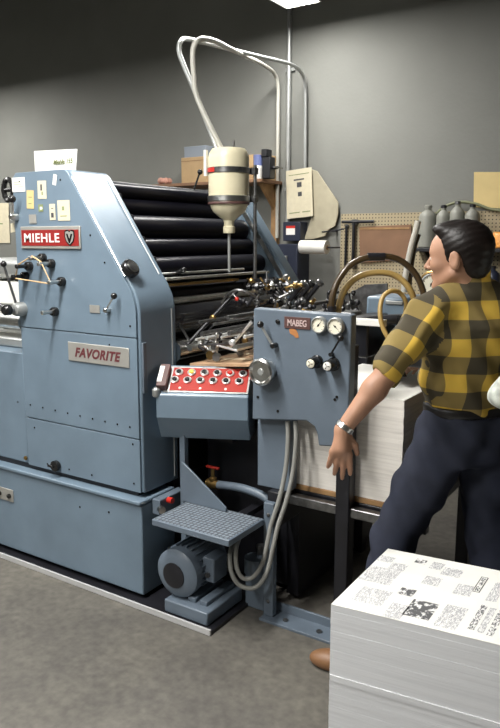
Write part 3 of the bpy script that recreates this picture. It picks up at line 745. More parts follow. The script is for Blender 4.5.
# three parallel rods rising at the back
for k in range(3):
    a = at(283 + 8 * k, 309, Y=3.1); b = at(303 + 8.5 * k, 284 - k * .6, Y=3.1)
    m = MB().cyl(a, b, .012, n=10); q = m.build('rising_rod', BLACK, fd)
    MB().lathe([(.014, -.012), (.020, -.006), (.020, .006), (.014, .012)], b, b - a, 14).build('rod_cap', r2.choice((DSTEEL, BAKE)), q)
a = at(246, 287, Y=3.05); b = at(316, 284, Y=3.15)
MB().cyl(a, b, .008, n=10).build('cross_shaft', BLACK, fd)
for k in range(9):
    p = a.lerp(b, (k + .5) / 9)
    MB().lathe([(.012, -.012), (.021, -.008), (.021, .008), (.012, .012)], p, b - a, 14).build('shaft_collar', (BAKE, DSTEEL, BAKE, STEEL)[k % 4], fd)
a = at(268, 284, Y=3.1)
m = MB().box(-1.60, -1.40, 3.04, 3.16, 1.20, 1.26); m.build('link_bracket', DSTEEL, fd, .004)
# black diagonal bar and curved handle with red tip
a = at(188, 344, Y=2.52); b = at(237, 291, Y=2.75)
MB().cyl(a, b, .009, n=10).build('diagonal_rod', BLACK, fd)
MB().tube(bez([at(222, 303, Y=2.7), at(228, 294, Y=2.7), at(238, 290, Y=2.7), at(248, 293, Y=2.72), at(256, 297, Y=2.75)], 16), .006, 8).build('curved_handle', DSTEEL, fd)
m = MB(); a = at(233, 294, Y=2.69); b = at(237, 299, Y=2.68); hd = m.cyl(a, b, .004).build('pull_pin', STEEL, fd)
MB().ball(b, .010).build('red_tip', REDD, hd)
MB().cyl(at(178, 322, Y=2.5), at(190, 342, Y=2.52), .006).build('pawl', DSTEEL, fd)

# suction head above the pile
MB().box(-1.36, -.86, 3.11, 3.2, 1.20, 1.28).build('head_beam', BLACK, fd, .01)
hb = MB().box(at(366, 300, Y=2.88).x, at(409, 300, Y=2.88).x, 2.88, 3.10, at(380, 338, Y=2.88).z, at(388, 297, Y=2.88).z).build('suction_head', PAINT, fd, .012)
a = at(386, 298, Y=2.88); b = at(403, 305, Y=2.88); MB().box(a.x, b.x, 2.872, 2.879, b.z, a.z - .01).build('head_cover', GSTEEL, hb, .003)
a = at(352, 321, Y=2.62); b = at(386, 325, Y=2.62)
MB().box(a.x, b.x, 2.60, 2.63, a.z - .014, a.z + .014).build('white_bar', WHITE, fd, .003)
MB().box(-1.22, -1.14, 2.64, 2.86, 1.12, 1.29).build('blower_block', BLACK, fd, .01)
MB().box(-1.10, -.92, 2.70, 2.86, 1.09, 1.20).build('sucker_block', BLACK, fd, .012)
MB().cyl((-1.02, 2.72, 1.22), (-1.02, 2.72, 1.30), .03).build('sucker_valve', BAKE, fd)
m = MB().cyl((-1.17, 2.66, 1.27), (-.93, 2.78, 1.29), .022, n=16); m.build('air_manifold', BLACK, fd)
for x in (-1.12, -1.02, -.94):
    m = MB().cyl((x, 2.73, 1.055), (x, 2.73, 1.15), .010, n=10); m.lathe([(.018, 0), (.010, .02)], (x, 2.73, 1.045), (0, 0, 1), 12); m.build('sucker', BAKE, fd)
# looping hoses
MB().tube(bez([at(332, 318, Y=2.62), at(332, 300, Y=2.62), at(338, 281, Y=2.64), at(352, 264, Y=2.68), at(374, 256.5, Y=2.74), at(396, 258.5, Y=2.80), at(413, 271, Y=2.84), at(422, 288, Y=2.86), at(425, 306, Y=2.86), at(424, 318, Y=2.86)], 60), .0135, 12).build('hose', HOSEB, fd, label='dark brown outer hose loop')
MB().tube(bez([at(338, 320, Y=2.66), at(339, 306, Y=2.66), at(345, 290, Y=2.68), at(358, 277, Y=2.72), at(378, 272.5, Y=2.76), at(396, 276, Y=2.80), at(409, 288, Y=2.82), at(415, 304, Y=2.84), at(415, 322, Y=2.84)], 60), .0135, 12).build('hose', HOSET, fd, label='tan inner hose loop')
MB().tube(bez([Vector((-1.0, 2.71, 1.15)), at(397, 345, Y=2.60), at(389, 339, Y=2.58), at(382, 325, Y=2.58), at(380, 310, Y=2.59), at(383, 297, Y=2.61), at(391, 291, Y=2.64), at(400, 293, Y=2.68), at(406, 303, Y=2.70), at(405, 318, Y=2.72)], 60), .0095, 12).build('hose', HOSET, fd, label='small tan hose loop')
for px, py, Y in ((332, 312, 2.62), (425, 303, 2.86)):
    a = at(px, py - 6, Y=Y); b = at(px, py + 8, Y=Y); MB().cyl(b, a, .018, n=14).build('hose_clamp', BLACK, fd)
a = at(376, 256.8, Y=2.745); MB().cyl(a + Vector((-.03, -.02, 0)), a + Vector((.03, .02, .0)), .017, n=14).build('hose_clamp', BLACK, fd)
# bright bent tube
MB().tube(bez([at(404, 292, Y=3.05), at(405, 280, Y=3.05), at(408, 262, Y=3.05), at(412, 244, Y=3.05), at(416, 230, Y=3.05), at(418, 221, Y=3.05)], 30), .014, 12).build('chrome_tube', mat('polished_tube', (.75, .72, .64), .3, metal=.5), fd)
MB().tube(bez([at(409, 292, Y=3.08), at(411, 270, Y=3.08), at(415, 246, Y=3.08), at(419, 234, Y=3.08)], 30), .010, 12).build('hose', HOSEB, fd)
# brass-rimmed gauge on a stem behind the head
gc = at(432, 284, Y=3.1)
gauge(gc, .045, fd, ax=(.2, -1, 0), ang=1.2)
MB().tube([gc + Vector((0, 0, 0)) + Vector((math.cos(t) * .054, .006, math.sin(t) * .054)) for t in np.linspace(0, 2 * math.pi, 28, endpoint=False)], .008, 8, True).build('gauge_rim', BRASS, fd)
MB().cyl((gc.x, 3.11, 1.15), (gc.x, 3.11, gc.z - .04), .010).build('gauge_stem', BRASS, fd)
MB().box(-1.30, gc.x + .04, 3.06, 3.16, 1.10, 1.17).build('rear_beam', BLACK, fd, .008)

# feeder pile on its wooden board
bd = MB().box(-1.40, -.90, 2.50, 3.18, .552, .575)
tag(bd.build('pile_board', WOOD, None, .003), 'thin wooden pile board under the paper in the feeder', 'board')
m = MB(); nl = 14; zz = np.linspace(.576, .995, nl); rows = []
for i in range(nl - 1):
    dx, dy = r2.uniform(-.0015, .0015), r2.uniform(-.0015, .0015)
    m.box(-1.395 + dx, -.925 + dx, 2.505 + dy, 3.17 + dy, zz[i], zz[i + 1] - .0004)
fp = thing('paper_pile', (-1.16, 2.84, .576), 'tall pile of blank white paper loaded in the feeder behind the side plate', 'paper stack')
m.build('sheets', SHEETS2, fp, smooth=False)
MB().slab([(-1.395, 2.505, .9955), (-.925, 2.505, .9955), (-.925, 3.17, .9955), (-1.395, 3.17, .9955)], (0, 0, 1), .0012).build('top_sheet', PAPERW, fp, smooth=False)

# ------------------------------------------------------------------ control console
con = thing('control_console', (-1.8, 2.4, .95), 'blue sloping control box with red push-button panel beside the press', 'control console')
def cpt(px, py, t, back=0.):
    # t: 0 left end, 1 right end of the box front; returns point on the box front plane pushed back
    return None
FA = Vector((-1.945, 2.255, 0)); FBv = Vector((-1.600, 2.417, 0)); cx_ = (FBv - FA).normalized(); cy_ = Vector((-cx_.y, cx_.x, 0)); Lc = (FBv - FA).length
def cp(u, d, z): return FA + cx_ * u + cy_ * d + Vector((0, 0, z))
profC = [(0, .955), (-.012, .945), (-.012, .845), (.055, .738), (.24, .738), (.24, 1.04), (.128, 1.05), (.115, 1.046)]
vs = []; 
for u in (0, Lc + .02):
    for d, z in profC:
        dd = d
        vs.append(cp(u, dd if u > 0 else min(dd, .16), z))
n = len(profC)
m = MB().add(vs, [tuple(range(n)), tuple(range(2 * n - 1, n - 1, -1))] + [(i, i + n, (i + 1) % n + n, (i + 1) % n) for i in range(n)])
m.build('console_box', PAINT, con, .005, smooth=False)
pn0, pn1 = Vector((0, .0, .955)), Vector((0, .115, 1.046))
def pan(u, v, h=0.):     # u along, v up the slope 0..1, h off the panel
    d = pn0.y + (pn1.y - pn0.y) * v; z = pn0.z + (pn1.z - pn0.z) * v
    nn = Vector((0, -(pn1.z - pn0.z), pn1.y - pn0.y)).normalized()
    return cp(u, d + nn.y * h, z + nn.z * h)
pnn = (pan(0, 0, 1) - pan(0, 0, 0)).normalized()
MB().slab([pan(.030, .0, .0005), pan(Lc + .018, .0, .0005), pan(Lc + .018, .99, .0005), pan(.03, .99, .0005)], pnn, .004).build('panel_frame', STEEL, con, .001)
rp = MB().slab([pan(.055, .05, .0046), pan(Lc + .010, .05, .0046), pan(Lc + .010, .93, .0046), pan(.055, .93, .0046)], pnn, .002).build('button_panel', RED, con)
cols = [BAKE, YEL, BAKE, BAKE, REDD, BAKE]
for k in range(6):
    u = .082 + (Lc - .098) * k / 5
    for row, v in enumerate((.74, .44)):
        mm = cols[k] if row == 0 else BAKE
        o = pan(u - (.012 if row else 0), v, .0066)
        MB().lathe([(.0185, 0), (.0185, .006), (.0135, .009), (.0125, .003)], o, pnn, 16).build('button_ring', CHROME, con)
        MB().lathe([(.0105, .0), (.0105, .010), (.008, .013)], o, pnn, 14).build('push_button', mm, con, label='yellow push button' if mm is YEL else 'red push button' if mm is REDD else None)
for u in (.10, .19, .30):
    MB().lathe([(.006, 0), (.005, .003)], pan(u, .14, .0066), pnn, 10).build('indicator', LETTER, con)
MB().slab([pan(.002, .05, .001), pan(.045, .05, .001), pan(.045, .9, .001), pan(.002, .9, .001)], pnn, .035).build('switch_box', BROWNPL, con, .003)
MB().slab([pan(.002, .2, .0365), pan(.022, .2, .0365), pan(.022, .8, .0365), pan(.002, .8, .0365)], pnn, .001).build('switch_label', LETTER, con)
MB().lathe([(.014, -.02), (.018, -.012), (.018, .012), (.010, .02)], cp(.0, -.004, .955), (0, 0, 1), 16).build('corner_lamp', GSTEEL, con)
MB().box(-1.80, -1.72, 2.50, 2.60, .70, .80).build('mounting_arm', BLACK, con)

# ------------------------------------------------------------------ step platform
st = thing('step_platform', (-1.66, 2.22, .43), 'blue-grey treaded metal step bracketed out above the motor', 'step')
Z = .45
MB().box(-1.855, -1.462, 2.10, 2.36, Z - .028, Z).build('step_plate', PAINTD, st, .004)
MB().box(-1.848, -1.469, 2.107, 2.353, Z, Z + .0015).build('tread', TREAD, st)
a = at(181, 462, Y=2.33)
MB().prism([(a.x, Z + .002), (a.x, a.z), (a.x + .012, a.z), (at(226, 503, Y=2.33).x, Z + .02), (at(226, 503, Y=2.33).x, Z + .002)], 2.328, 2.338).build('gusset', PAINTD, st, .002)
MB().box(a.x - .016, a.x + .012, 2.34, 2.37, .017, .80).build('upright', PAINTD, st, .003)
MB().box(-1.6, -1.56, 2.352, 2.62, Z - .028, Z - .005).build('arm', BLACK, st)

# brass valve with pipe
v = thing('valve_pipe', (-1.6, 2.5, .55), 'blue pipe with brass valve and red handle above the step', 'valve')
c = at(213, 484, Y=2.47); e = at(270, 492, Y=2.47)
MB().tube(bez([c, c.lerp(e, .5), Vector((e.x - .035, 2.47, c.z - .003)), Vector((e.x, 2.47, c.z - .035)), Vector((e.x, 2.47, .40)), Vector((e.x, 2.47, .10))], 40), .019, 12).build('pipe', PAINTD, v)
m = MB().cyl(c + Vector((-.03, 0, 0)), c + Vector((.03, 0, 0)), .022, n=12); m.lathe([(.018, 0), (.018, .03), (.009, .035), (.009, .075)], c, (0, 0, 1), 12); m.build('valve_body', BRASS, v)
MB().box(c.x - .035, c.x + .035, 2.462, 2.478, c.z + .074, c.z + .084).build('valve_handle', RED, v, .003)

# ------------------------------------------------------------------ motor
mo = thing('electric_motor', (-1.73, 2.3, 0.017), 'blue-grey electric motor on a block standing on the floor under the step', 'motor')
MB().box(-1.835, -1.605, 2.145, 2.41, .017, .075).build('motor_base', PAINTD, mo, .006)
mc = Vector((-1.795, 0, .186)); R = .108
MB().lathe([(.058, .0), (.085, .004), (R, .022), (R, .06), (R - .006, .062), (R - .006, .24), (R - .012, .26), (.05, .27)], (mc.x, 2.165, mc.z), (0, 1, 0), 36).build('motor_casing', PAINTD, mo)
MB().lathe([(.056, 0), (.056, .004), (.050, .006)], (mc.x, 2.1645, mc.z), (0, -1, 0), 30).build('fan_grille', BLACK, mo)
for k in range(16):
    t = math.pi * (-.15 + 1.3 * k / 15); d = Vector((math.cos(t), 0, math.sin(t)))
    w = Vector((-d.z, 0, d.x))
    o = mc + d * (R - .008)
    MB().add([Vector((0, y, 0)) + o + w * s + d * h for y in (2.235, 2.40) for s in (-.002, .002) for h in (0, .012)], [(0, 1, 3, 2), (4, 6, 7, 5), (0, 4, 5, 1), (2, 3, 7, 6), (1, 5, 7, 3), (0, 2, 6, 4)]).build('cooling_fin', PAINTD, mo)
tb = MB().box(mc.x + .09, mc.x + .15, 2.25, 2.35, mc.z - .035, mc.z + .075).build('terminal_box', PAINTD, mo, .006)
MB().lathe([(.012, 0), (.012, .008)], (mc.x + .12, 2.25, mc.z), (0, -1, 0), 10).build('box_screw', DSTEEL, tb)
for x in (-1.81, -1.72, -1.66):
    MB().box(x - .02, x + .02, 2.19, 2.40, .075, .095).build('motor_foot', PAINTD, mo, .003)
MB().cyl((mc.x, 2.43, mc.z), (mc.x, 2.52, mc.z), .05, n=24).build('drive_pulley', BLACK, mo)
pk = thing('pump_unit', (-1.53, 2.46, .017), 'dark pump housing on the floor to the right of the motor', 'pump')
MB().box(-1.585, -1.485, 2.40, 2.50, 0, .17).build('pump_body', PAINTD, pk, .006)
MB().cyl((-1.535, 2.41, .17), (-1.535, 2.41, .24), .05, n=24).build('pump_dome', PAINTD, pk)
MB().cyl((-1.535, 2.45, .24), (-1.535, 2.45, .28), .02, n=12).build('pump_stub', DSTEEL, pk)

# flexible conduits
pipe([at(287.5, 421, Y=2.41), at(288, 440, Y=2.40), at(285.5, 470, Y=2.39), at(279, 500, Y=2.365), at(271, 525, Y=2.345), at(267, 545, Y=2.33), at(262, 564, Y=2.32), at(253, 577, Y=2.30), at(243, 578, Y=2.28), at(237, 568, Y=2.27), at(236, 550, Y=2.28), at(240, 536, Y=2.36)], .0095, 'flexible_conduit', HOSEG,
     'grey flexible conduit looping beside the motor, left-hand one under the side plate', 'conduit', 'flexible conduits below the feeder', 80)
pipe([at(295.5, 421, Y=2.41), at(296, 442, Y=2.40), at(293, 472, Y=2.39), at(286, 502, Y=2.365), at(278, 526, Y=2.345), at(273, 548, Y=2.33), at(267, 572, Y=2.32), at(256, 587, Y=2.29), at(241, 586, Y=2.265), at(232, 574, Y=2.25), at(230, 555, Y=2.27), at(234, 538, Y=2.35)], .0095, 'flexible_conduit', HOSEG,
     'grey flexible conduit hanging nearest the black post, right-hand one', 'conduit', 'flexible conduits below the feeder', 80)

# ------------------------------------------------------------------ front stack of printed paper
ZS = .55
a = at(331, 604, Z=ZS); b = at(388, 548.5, Z=ZS); c = at(500, 645, Z=ZS)
ex = (c - a).normalized(); ey = (b - a)
bk = thing('printed_stack', (a.x + .3, a.y + .25, 0), 'tall stack of printed newspaper sheets in the right foreground', 'paper stack')
Wd = .62
m = MB(); nl = 22; zz = np.linspace(.10, ZS - .002, nl + 1)
for i in range(nl):
    s = Vector((r2.uniform(-.0004, .0004), r2.uniform(-.0004, .0004), 0))
    if i == 10: s += Vector((.0015, -.0015, 0))
    q = [a + s, a + ex * Wd + s, a + ex * Wd + ey + s, a + ey + s]
    m.slab([Vector((p.x, p.y, zz[i])) for p in q], (0, 0, 1), zz[i + 1] - zz[i] - .0003)
m.build('sheets', SHEETS, bk, smooth=False)
q = [a, a + ex * Wd, a + ex * Wd + ey, a + ey]
MB().slab([Vector((p.x, p.y, ZS - .0018)) for p in q], (0, 0, 1), .0016).build('top_sheet', PAPERW, bk, smooth=False)
def sheet_pt(px, py, dz=0): p = at(px, py, Z=ZS + dz); return p
def printed(quad, m_, name):
    # quads are measured on the sheet; kept parallel to the sheet's own edges
    pts = [at(x, y, Z=ZS) for x, y in quad]
    us = [((p - a).dot(ex), 0) for p in pts]
    vs_ = []
    for p in pts:
        d = p - a; M_ = Matrix(((ex.x, ey.x), (ex.y, ey.y))); s = M_.inverted() @ Vector((d.x, d.y)); vs_.append(s)
    u0, u1 = min(s.x for s in vs_), max(s.x for s in vs_); w0, w1 = min(s.y for s in vs_), max(s.y for s in vs_)
    return u0, u1, w0, w1
def block(u0, u1, w0, w1, m_, name, z=.0003):
    q = [a + ex * u + ey * w for u, w in ((u0, w0), (u1, w0), (u1, w1), (u0, w1))]
    return MB().slab([Vector((p.x, p.y, ZS - .0002 + z)) for p in q], (0, 0, 1), .0002).build(name, m_, bk, smooth=False)
def uvof(px, py):
    p = at(px, py, Z=ZS) - a; s = Matrix(((ex.x, ey.x), (ex.y, ey.y))).inverted() @ Vector((p.x, p.y)); return s.x, s.y
def blk(px, py, du, dw, m_, name, z=.0003):
    u, w = uvof(px, py); return block(u - du / 2, u + du / 2, w - dw / 2, w + dw / 2, m_, name, z)
blk(421, 561.5, .035, .07, PHOTO, 'picture')
blk(407, 592, .045, .10, PHOTO, 'picture')
blk(421, 609.5, .075, .23, PHOTO, 'picture')
blk(452, 572.5, .06, .13, GREEK, 'text_column')
blk(380, 575, .10, .25, GREEK, 'text_column')
blk(372, 596, .09, .22, GREEK, 'text_column')
blk(432, 581, .05, .13, GREEK, 'text_column')
blk(398, 567, .05, .12, GREEK, 'text_column')
blk(451, 617, .06, .30, GREEK, 'text_column')
hl = blk(480.5, 584.5, .022, .25, INK, 'headline_box')
blk(480.5, 584.5, .016, .236, PAPERW, 'headline_field', .0006)
blk(480.5, 584.5, .012, .22, GREEKB, 'headline_type', .0009)
for k in range(3): blk(478 + 9 * k, 617 + 3 * k, .018, .34, GREEKB if k != 1 else GREEK, 'headline_type')
blk(496, 592, .03, .30, GREEK, 'text_column')
blk(396, 611, .05, .20, GREEK, 'text_column')
blk(437, 566, .04, .12, GREEK, 'text_column')
blk(464, 590, .05, .16, GREEK, 'text_column')
blk(386, 559, .05, .10, GREEK, 'text_column')
m = MB()   # pallet under the stack
for w in (.05, .5, .95):
    q = [a + ex * 0.0 + ey * (w - .05), a + ex * Wd + ey * (w - .05), a + ex * Wd + ey * (w + .05), a + ey * (w + .05)]
    m.slab([Vector((p.x, p.y, 0)) for p in q], (0, 0, 1), .08)
q = [a, a + ex * Wd, a + ex * Wd + ey, a + ey]
m.slab([Vector((p.x, p.y, .0805)) for p in q], (0, 0, 1), .018)
tag(m.build('wooden_pallet', WOOD, None, .002), 'low wooden pallet under the stack of printed newspaper sheets', 'pallet')

# ------------------------------------------------------------------ things on and by the back wall
YW = 4.995
# notice with small drawings
def wallsheet(name, quad, m_, label, cat, Y=4.99, marks=(), th=.002):
    p = [at(x, y, Y=Y) for x, y in quad]; c = sum(p, Vector()) / len(p)
    t = thing(name, (c.x, Y, c.z), label, cat)
    MB().slab(p, (0, 1, 0), th).build('sheet', m_, t, smooth=False)
    for (u0, v0, u1, v1, mm) in marks:
        def f(u, v):
            q = p[0].lerp(p[1], u).lerp(p[3].lerp(p[2], u), v); return q + Vector((0, -.0012, 0))
        MB().slab([f(u0, v0), f(u1, v0), f(u1, v1), f(u0, v1)], (0, 1, 0), .0008).build('print', mm, t, smooth=False)
    return t
wallsheet('wall_notice', [(286, 171), (311.5, 167), (313, 216), (287, 219)], PAPERY and PAPER, 'cream notice sheet with small dark drawings on the wall beside the conduits', 'notice', 4.93,
          [(.3, .2, .7, .23, INK), (.42, .27, .6, .37, INK), (.45, .47, .6, .56, INK), (.1, .1, .9, .115, INKG), (.1, .88, .5, .9, INKG), (.6, .88, .9, .9, INKG)])
# hanging cloth sheet
pq = [(311, 169), (317, 171), (327, 186), (338, 202), (338, 214), (335, 226), (328, 230), (325, 236), (314, 239), (304, 240), (306, 233), (311, 218)]
m = MB()
p = [at(x, y, Y=4.96) for x, y in pq]
m.slab(p, (0, 1, 0), .012)
tag(m.build('hanging_cloth', mat('off_white_cloth', (.40, .36, .26), .9, noise=.12, nscale=9, bump=.4, bscale=9), None, .004), 'off-white cloth hanging on the wall behind the cream notice', 'cloth')
# paper roll on a bracket
t = thing('paper_roll', at(315, 248, Y=4.86), 'white roll of paper towel on a wall bracket below the hanging cloth', 'paper roll')
a = at(301, 247, Y=4.86); b = at(327, 247.5, Y=4.86)
MB().lathe([(.052, 0), (.052, (b - a).length)], a, b - a, 28).build('roll', PAPERW, t)
MB().lathe([(.018, 0), (.018, .004)], b, b - a, 16).build('roll_core', CARD, t)
m = MB().cyl(a - (b - a) * .04, b + (b - a) * .2, .006); e = b + (b - a) * .2; m.cyl(e, (e.x, 4.99, e.z), .006); e = a - (b - a) * .04; m.cyl(e, (e.x, 4.99, e.z), .006); m.build('bracket', BLACK, t)
# dark box with label under the notice
a = at(283, 222, Y=4.88); b = at(300, 241, Y=4.88)
t = thing('switch_case', (a.x, 4.9, b.z), 'small dark wall box with red and white label below the cream notice', 'wall box')
MB().box(a.x, b.x, 4.88, 4.995, b.z, a.z).build('case', DBLUE, t, .004)
MB().box(a.x + .03, a.x + .11, 4.878, 4.88, a.z - .10, a.z - .05).build('label_band', LETTER, t)
MB().box(a.x + .03, a.x + .11, 4.878, 4.88, a.z - .05, a.z - .03).build('label_stripe', REDD, t)
a = at(280, 244, Y=4.8); b = at(297, 285, Y=4.8)
t = thing('fuse_box', ((a.x + b.x) / 2, 4.9, b.z), 'tall dark electrical cabinet on the wall under the conduits', 'electrical box')
MB().box(a.x - .02, b.x, 4.80, 4.995, 1.0, a.z).build('box', DBLUE, t, .006)
MB().cyl((a.x + .06, 4.79, 1.38), (a.x + .06, 4.79, 1.48), .012).build('switch_lever', GSTEEL, t)

# shelf behind the press with boxes
zsf = at(194, 184, Y=4.8).z
xl = at(150, 184, Y=4.8).x; xr = at(270, 190, Y=4.8).x
sh_ = thing('wall_shelf', ((xl + xr) / 2, 4.9, zsf - .02), 'wooden wall shelf behind the top of the press carrying boxes', 'shelf')
MB().box(xl, xr, 4.66, 4.99, zsf - .025, zsf).build('board', BROWNB, sh_, .003)
for x in (xl + .1, xr - .05):
    MB().box(x - .025, x + .025, 4.94, 4.99, zsf - .5, zsf - .026).build('bracket_post', WOOD, sh_)
    MB().prism([(4.72, zsf - .026), (4.94, zsf - .026), (4.94, zsf - .22)], x - .012, x + .012, 'X').build('bracket_arm', WOOD, sh_)
def shelfbox(px0, py0, px1, py1, Y, dep, m_, label, name='cardboard_box', zb=None):
    a = at(px0, py0, Y=Y); b = at(px1, py1, Y=Y); z0 = zsf + .001 if zb is None else zb
    t = thing(name, ((a.x + b.x) / 2, Y + dep / 2, z0), label, 'box')
    MB().box(a.x, b.x, Y, Y + dep, z0, a.z).build('carton', m_, t, .004)
    return t, a, b
t, a, b = shelfbox(181, 158, 207, 183, 4.70, .24, CARD, 'brown cardboard box on the shelf left of the cream bottle')
MB().box(a.x, b.x, 4.698, 4.70, a.z - .03, a.z - .027).build('flap_seam', BROWNB, t)
zc = a.z + .001
t, a, b = shelfbox(184, 147, 206, 157.5, 4.74, .18, mat('pale_blue_card', (.22, .25, .29), .8), 'pale grey-blue box lying on the brown cardboard box', 'small_carton', zc)
t, a, b = shelfbox(246, 155, 263, 190, 4.76, .2, CARD, 'brown carton on the shelf right of the cream bottle')
t = thing('spray_can', at(258, 190, Y=4.70), 'white can with blue label on the shelf before the right carton', 'can')
a = at(258, 160, Y=4.70); z0 = zsf + .001
MB().lathe([(.033, 0), (.035, .004), (.035, a.z - z0 - .03), (.02, a.z - z0 - .012), (.02, a.z - z0)], (a.x, 4.70, z0), (0, 0, 1), 24).build('can_body', LETTER, t)
MB().lathe([(.0356, .10), (.0356, .18)], (a.x, 4.70, z0), (0, 0, 1), 24).build('can_label', mat('blue_label', (.12, .15, .32), .5), t)
t = thing('desk_vice', at(267, 190, Y=4.72), 'black cast iron clamp at the right end of the wall shelf', 'clamp')
a = at(267, 172, Y=4.72)
m = MB().box(a.x - .02, a.x + .05, 4.68, 4.76, zsf + .001, zsf + .16); m.box(a.x - .03, a.x + .02, 4.68, 4.76, zsf + .161, zsf + .22); m.cyl((a.x + .02, 4.72, zsf + .08), (a.x + .10, 4.72, zsf + .08), .012); m.build('clamp_body', BLACK, t, .006)
MB().cyl((a.x + .10, 4.66, zsf + .08), (a.x + .10, 4.78, zsf + .08), .006).build('handle', DSTEEL, t)
a = at(164, 184, Y=4.72)
t = thing('rag_heap', (a.x, 4.72, zsf), 'small pinkish rag lying on the shelf left of the cardboard box', 'rag')
m = MB(); 
for i in range(5): m.ball((a.x + r2.uniform(-.04, .04), 4.72 + r2.uniform(-.03, .03), zsf + .03), r2.uniform(.024, .030), 12)
ro = m.build('rag', mat('pink_rag', (.50, .26, .20), .9, bump=.6, bscale=20), t)
md = ro.modifiers.new('remesh', 'REMESH'); md.mode = 'VOXEL'; md.voxel_size = .008; md.use_smooth_shade = True
# paper left edge
wallsheet('wall_poster', [(-22, 203), (8.5, 203), (10, 243), (-22, 243)], PAPER, 'cream poster on the wall at the left edge beyond the press', 'poster', 4.99, [(.3, .3, .7, .33, INKG), (.3, .5, .8, .53, INKG)])
# pegboard with tools
a = at(341, 214, Y=4.97); b = at(340, 300, Y=4.97)
x_r = -.6
pg = MB().box(a.x, x_r, 4.972, 4.9995, b.z - .25, a.z)
tag(pg.build('pegboard', PEG, smooth=False), 'tan pegboard with rows of holes fixed to the wall behind the feeder', 'pegboard')
t = thing('hardboard_sheet', at(385, 262, Y=4.95), 'brown hardboard panel hanging on the pegboard above the hoses', 'board')
p = [at(x, y, Y=4.955) for x, y in ((359, 227), (411, 224.5), (412, 259), (360, 263))]
MB().slab(p, (0, 1, 0), .012).build('panel', BROWNB, t, .002)
MB().box(p[0].x + .01, p[1].x - .01, 4.952, 4.956, p[0].z - .02, p[0].z - .005).build('edge_strip', WOOD, t)
# T handle
t = thing('t_handle_wrench', at(352, 221, Y=4.94), 'black T-handled wrench hanging at the left end of the pegboard', 'wrench')
a = at(342, 222, Y=4.94); b = at(374, 221.5, Y=4.94); m = MB().cyl(a, b, .012, n=10); c = at(354, 222, Y=4.94); d = at(353, 260, Y=4.94); m.cyl(c, d, .013, n=10); m.lathe([(.022, 0), (.022, .05)], d, (0, 0, -1), 12); m.build('wrench_bar', BLACK, t)
MB().box(c.x - .02, c.x + .02, 4.94, 4.972, c.z - .02, c.z + .02).build('hook', DSTEEL, t)
t = thing('iron_rod', at(346, 255, Y=4.94), 'thin black rod hanging left of the T-handled wrench', 'rod')
a = at(346.5, 226, Y=4.95); b = at(345, 268, Y=4.95); m = MB().cyl(a, b, .009, n=10); m.build('shaft', BLACK, t)
MB().lathe([(.014, 0), (.014, .022)], a, (0, 1, 0), 12).build('hook', DSTEEL, t)
t = thing('hook_rod', at(335, 233, Y=4.96), 'thin wire rod between the hanging cloth and the pegboard', 'rod')
MB().tube([at(322, 232, Y=4.93), at(333, 231, Y=4.93), at(344, 229, Y=4.93)], .006, 8).build('wire', BLACK, t)
MB().lathe([(.01, 0), (.01, .06)], at(333, 231, Y=4.93), (0, 1, 0), 10).build('nail', BLACK, t)

# pegboard shelves with bottles
zs1 = at(460, 248, Y=4.85).z; xs1 = at(413, 248, Y=4.85).x
t = thing('bottle_shelf', ((xs1 + x_r) / 2, 4.9, zs1), 'dark narrow shelf on the pegboard behind the man holding grey bottles', 'shelf')
MB().box(xs1, x_r, 4.74, 4.971, zs1 - .025, zs1).build('board', BLACK, t, .003)
for x in (xs1 + .1, x_r - .1): MB().prism([(4.78, zs1 - .026), (4.971, zs1 - .026), (4.971, zs1 - .14)], x - .008, x + .008, 'X').build('bracket', BLACK, t)
zs2 = at(460, 300, Y=4.85).z
t = thing('bottle_shelf', ((xs1 + x_r) / 2, 4.9, zs2), 'lower dark shelf on the pegboard holding dark bottles, behind the man', 'shelf')
MB().box(xs1 + .02, x_r, 4.72, 4.971, zs2 - .025, zs2).build('board', BLACK, t, .003)
for x in (xs1 + .12, x_r - .1): MB().prism([(4.78, zs2 - .026), (4.971, zs2 - .026), (4.971, zs2 - .14)], x - .008, x + .008, 'X').build('bracket', BLACK, t)
def bottle(px, pytop, r, z0, m_, label, group, neck=True, cap=BLACK, Y=4.84):
    p = at(px, pytop, Y=Y); h = p.z - z0
    t = thing('shelf_bottle', (p.x, Y, z0), label, 'bottle', group)
    MB().lathe([(r * .9, .001), (r, .008), (r, h * .72), (r * .85, h * .80), (r * .36, h * .88), (r * .36, h * .93)], (p.x, Y, z0), (0, 0, 1), 24).build('bottle_body', m_, t)
    MB().lathe([(r * .42, h * .93), (r * .42, h * .985), (r * .3, h)], (p.x, Y, z0), (0, 0, 1), 16).build('bottle_cap', cap, t)
    return t, p, h
g = 'grey bottles on the upper shelf'
bottle(428.5, 205, .062, zs1, PLASTG, 'widest grey bottle at the left end of the upper shelf', g, cap=PLASTG)
bottle(444, 205, .048, zs1, PLASTG, 'grey bottle second from the left on the upper shelf', g, cap=BLACK)
bottle(458, 201, .05, zs1, PLASTG, 'grey bottle directly above the crown of the man in plaid', g, cap=DSTEEL)
bottle(473, 204, .05, zs1, PLASTG, 'grey bottle on the upper shelf just left of the orange tin', g, cap=BLACK)
p = at(503, 240, Y=4.84)
t = thing('round_tin', (p.x, 4.84, zs1), 'orange-yellow round tin on the upper shelf at the right edge', 'tin')
h_ = at(500, 232, Y=4.84).z - zs1
MB().lathe([(.085, .001), (.09, .006), (.09, h_ * .8), (.08, h_ * .93), (.05, h_)], (p.x, 4.84, zs1), (0, 0, 1), 32).build('tin_body', ORANGE, t)
MB().lathe([(.03, h_ + .0005), (.03, h_ + .012)], (p.x, 4.84, zs1), (0, 0, 1), 18).build('tin_lid', DSTEEL, t)
g = 'dark bottles on the lower shelf'
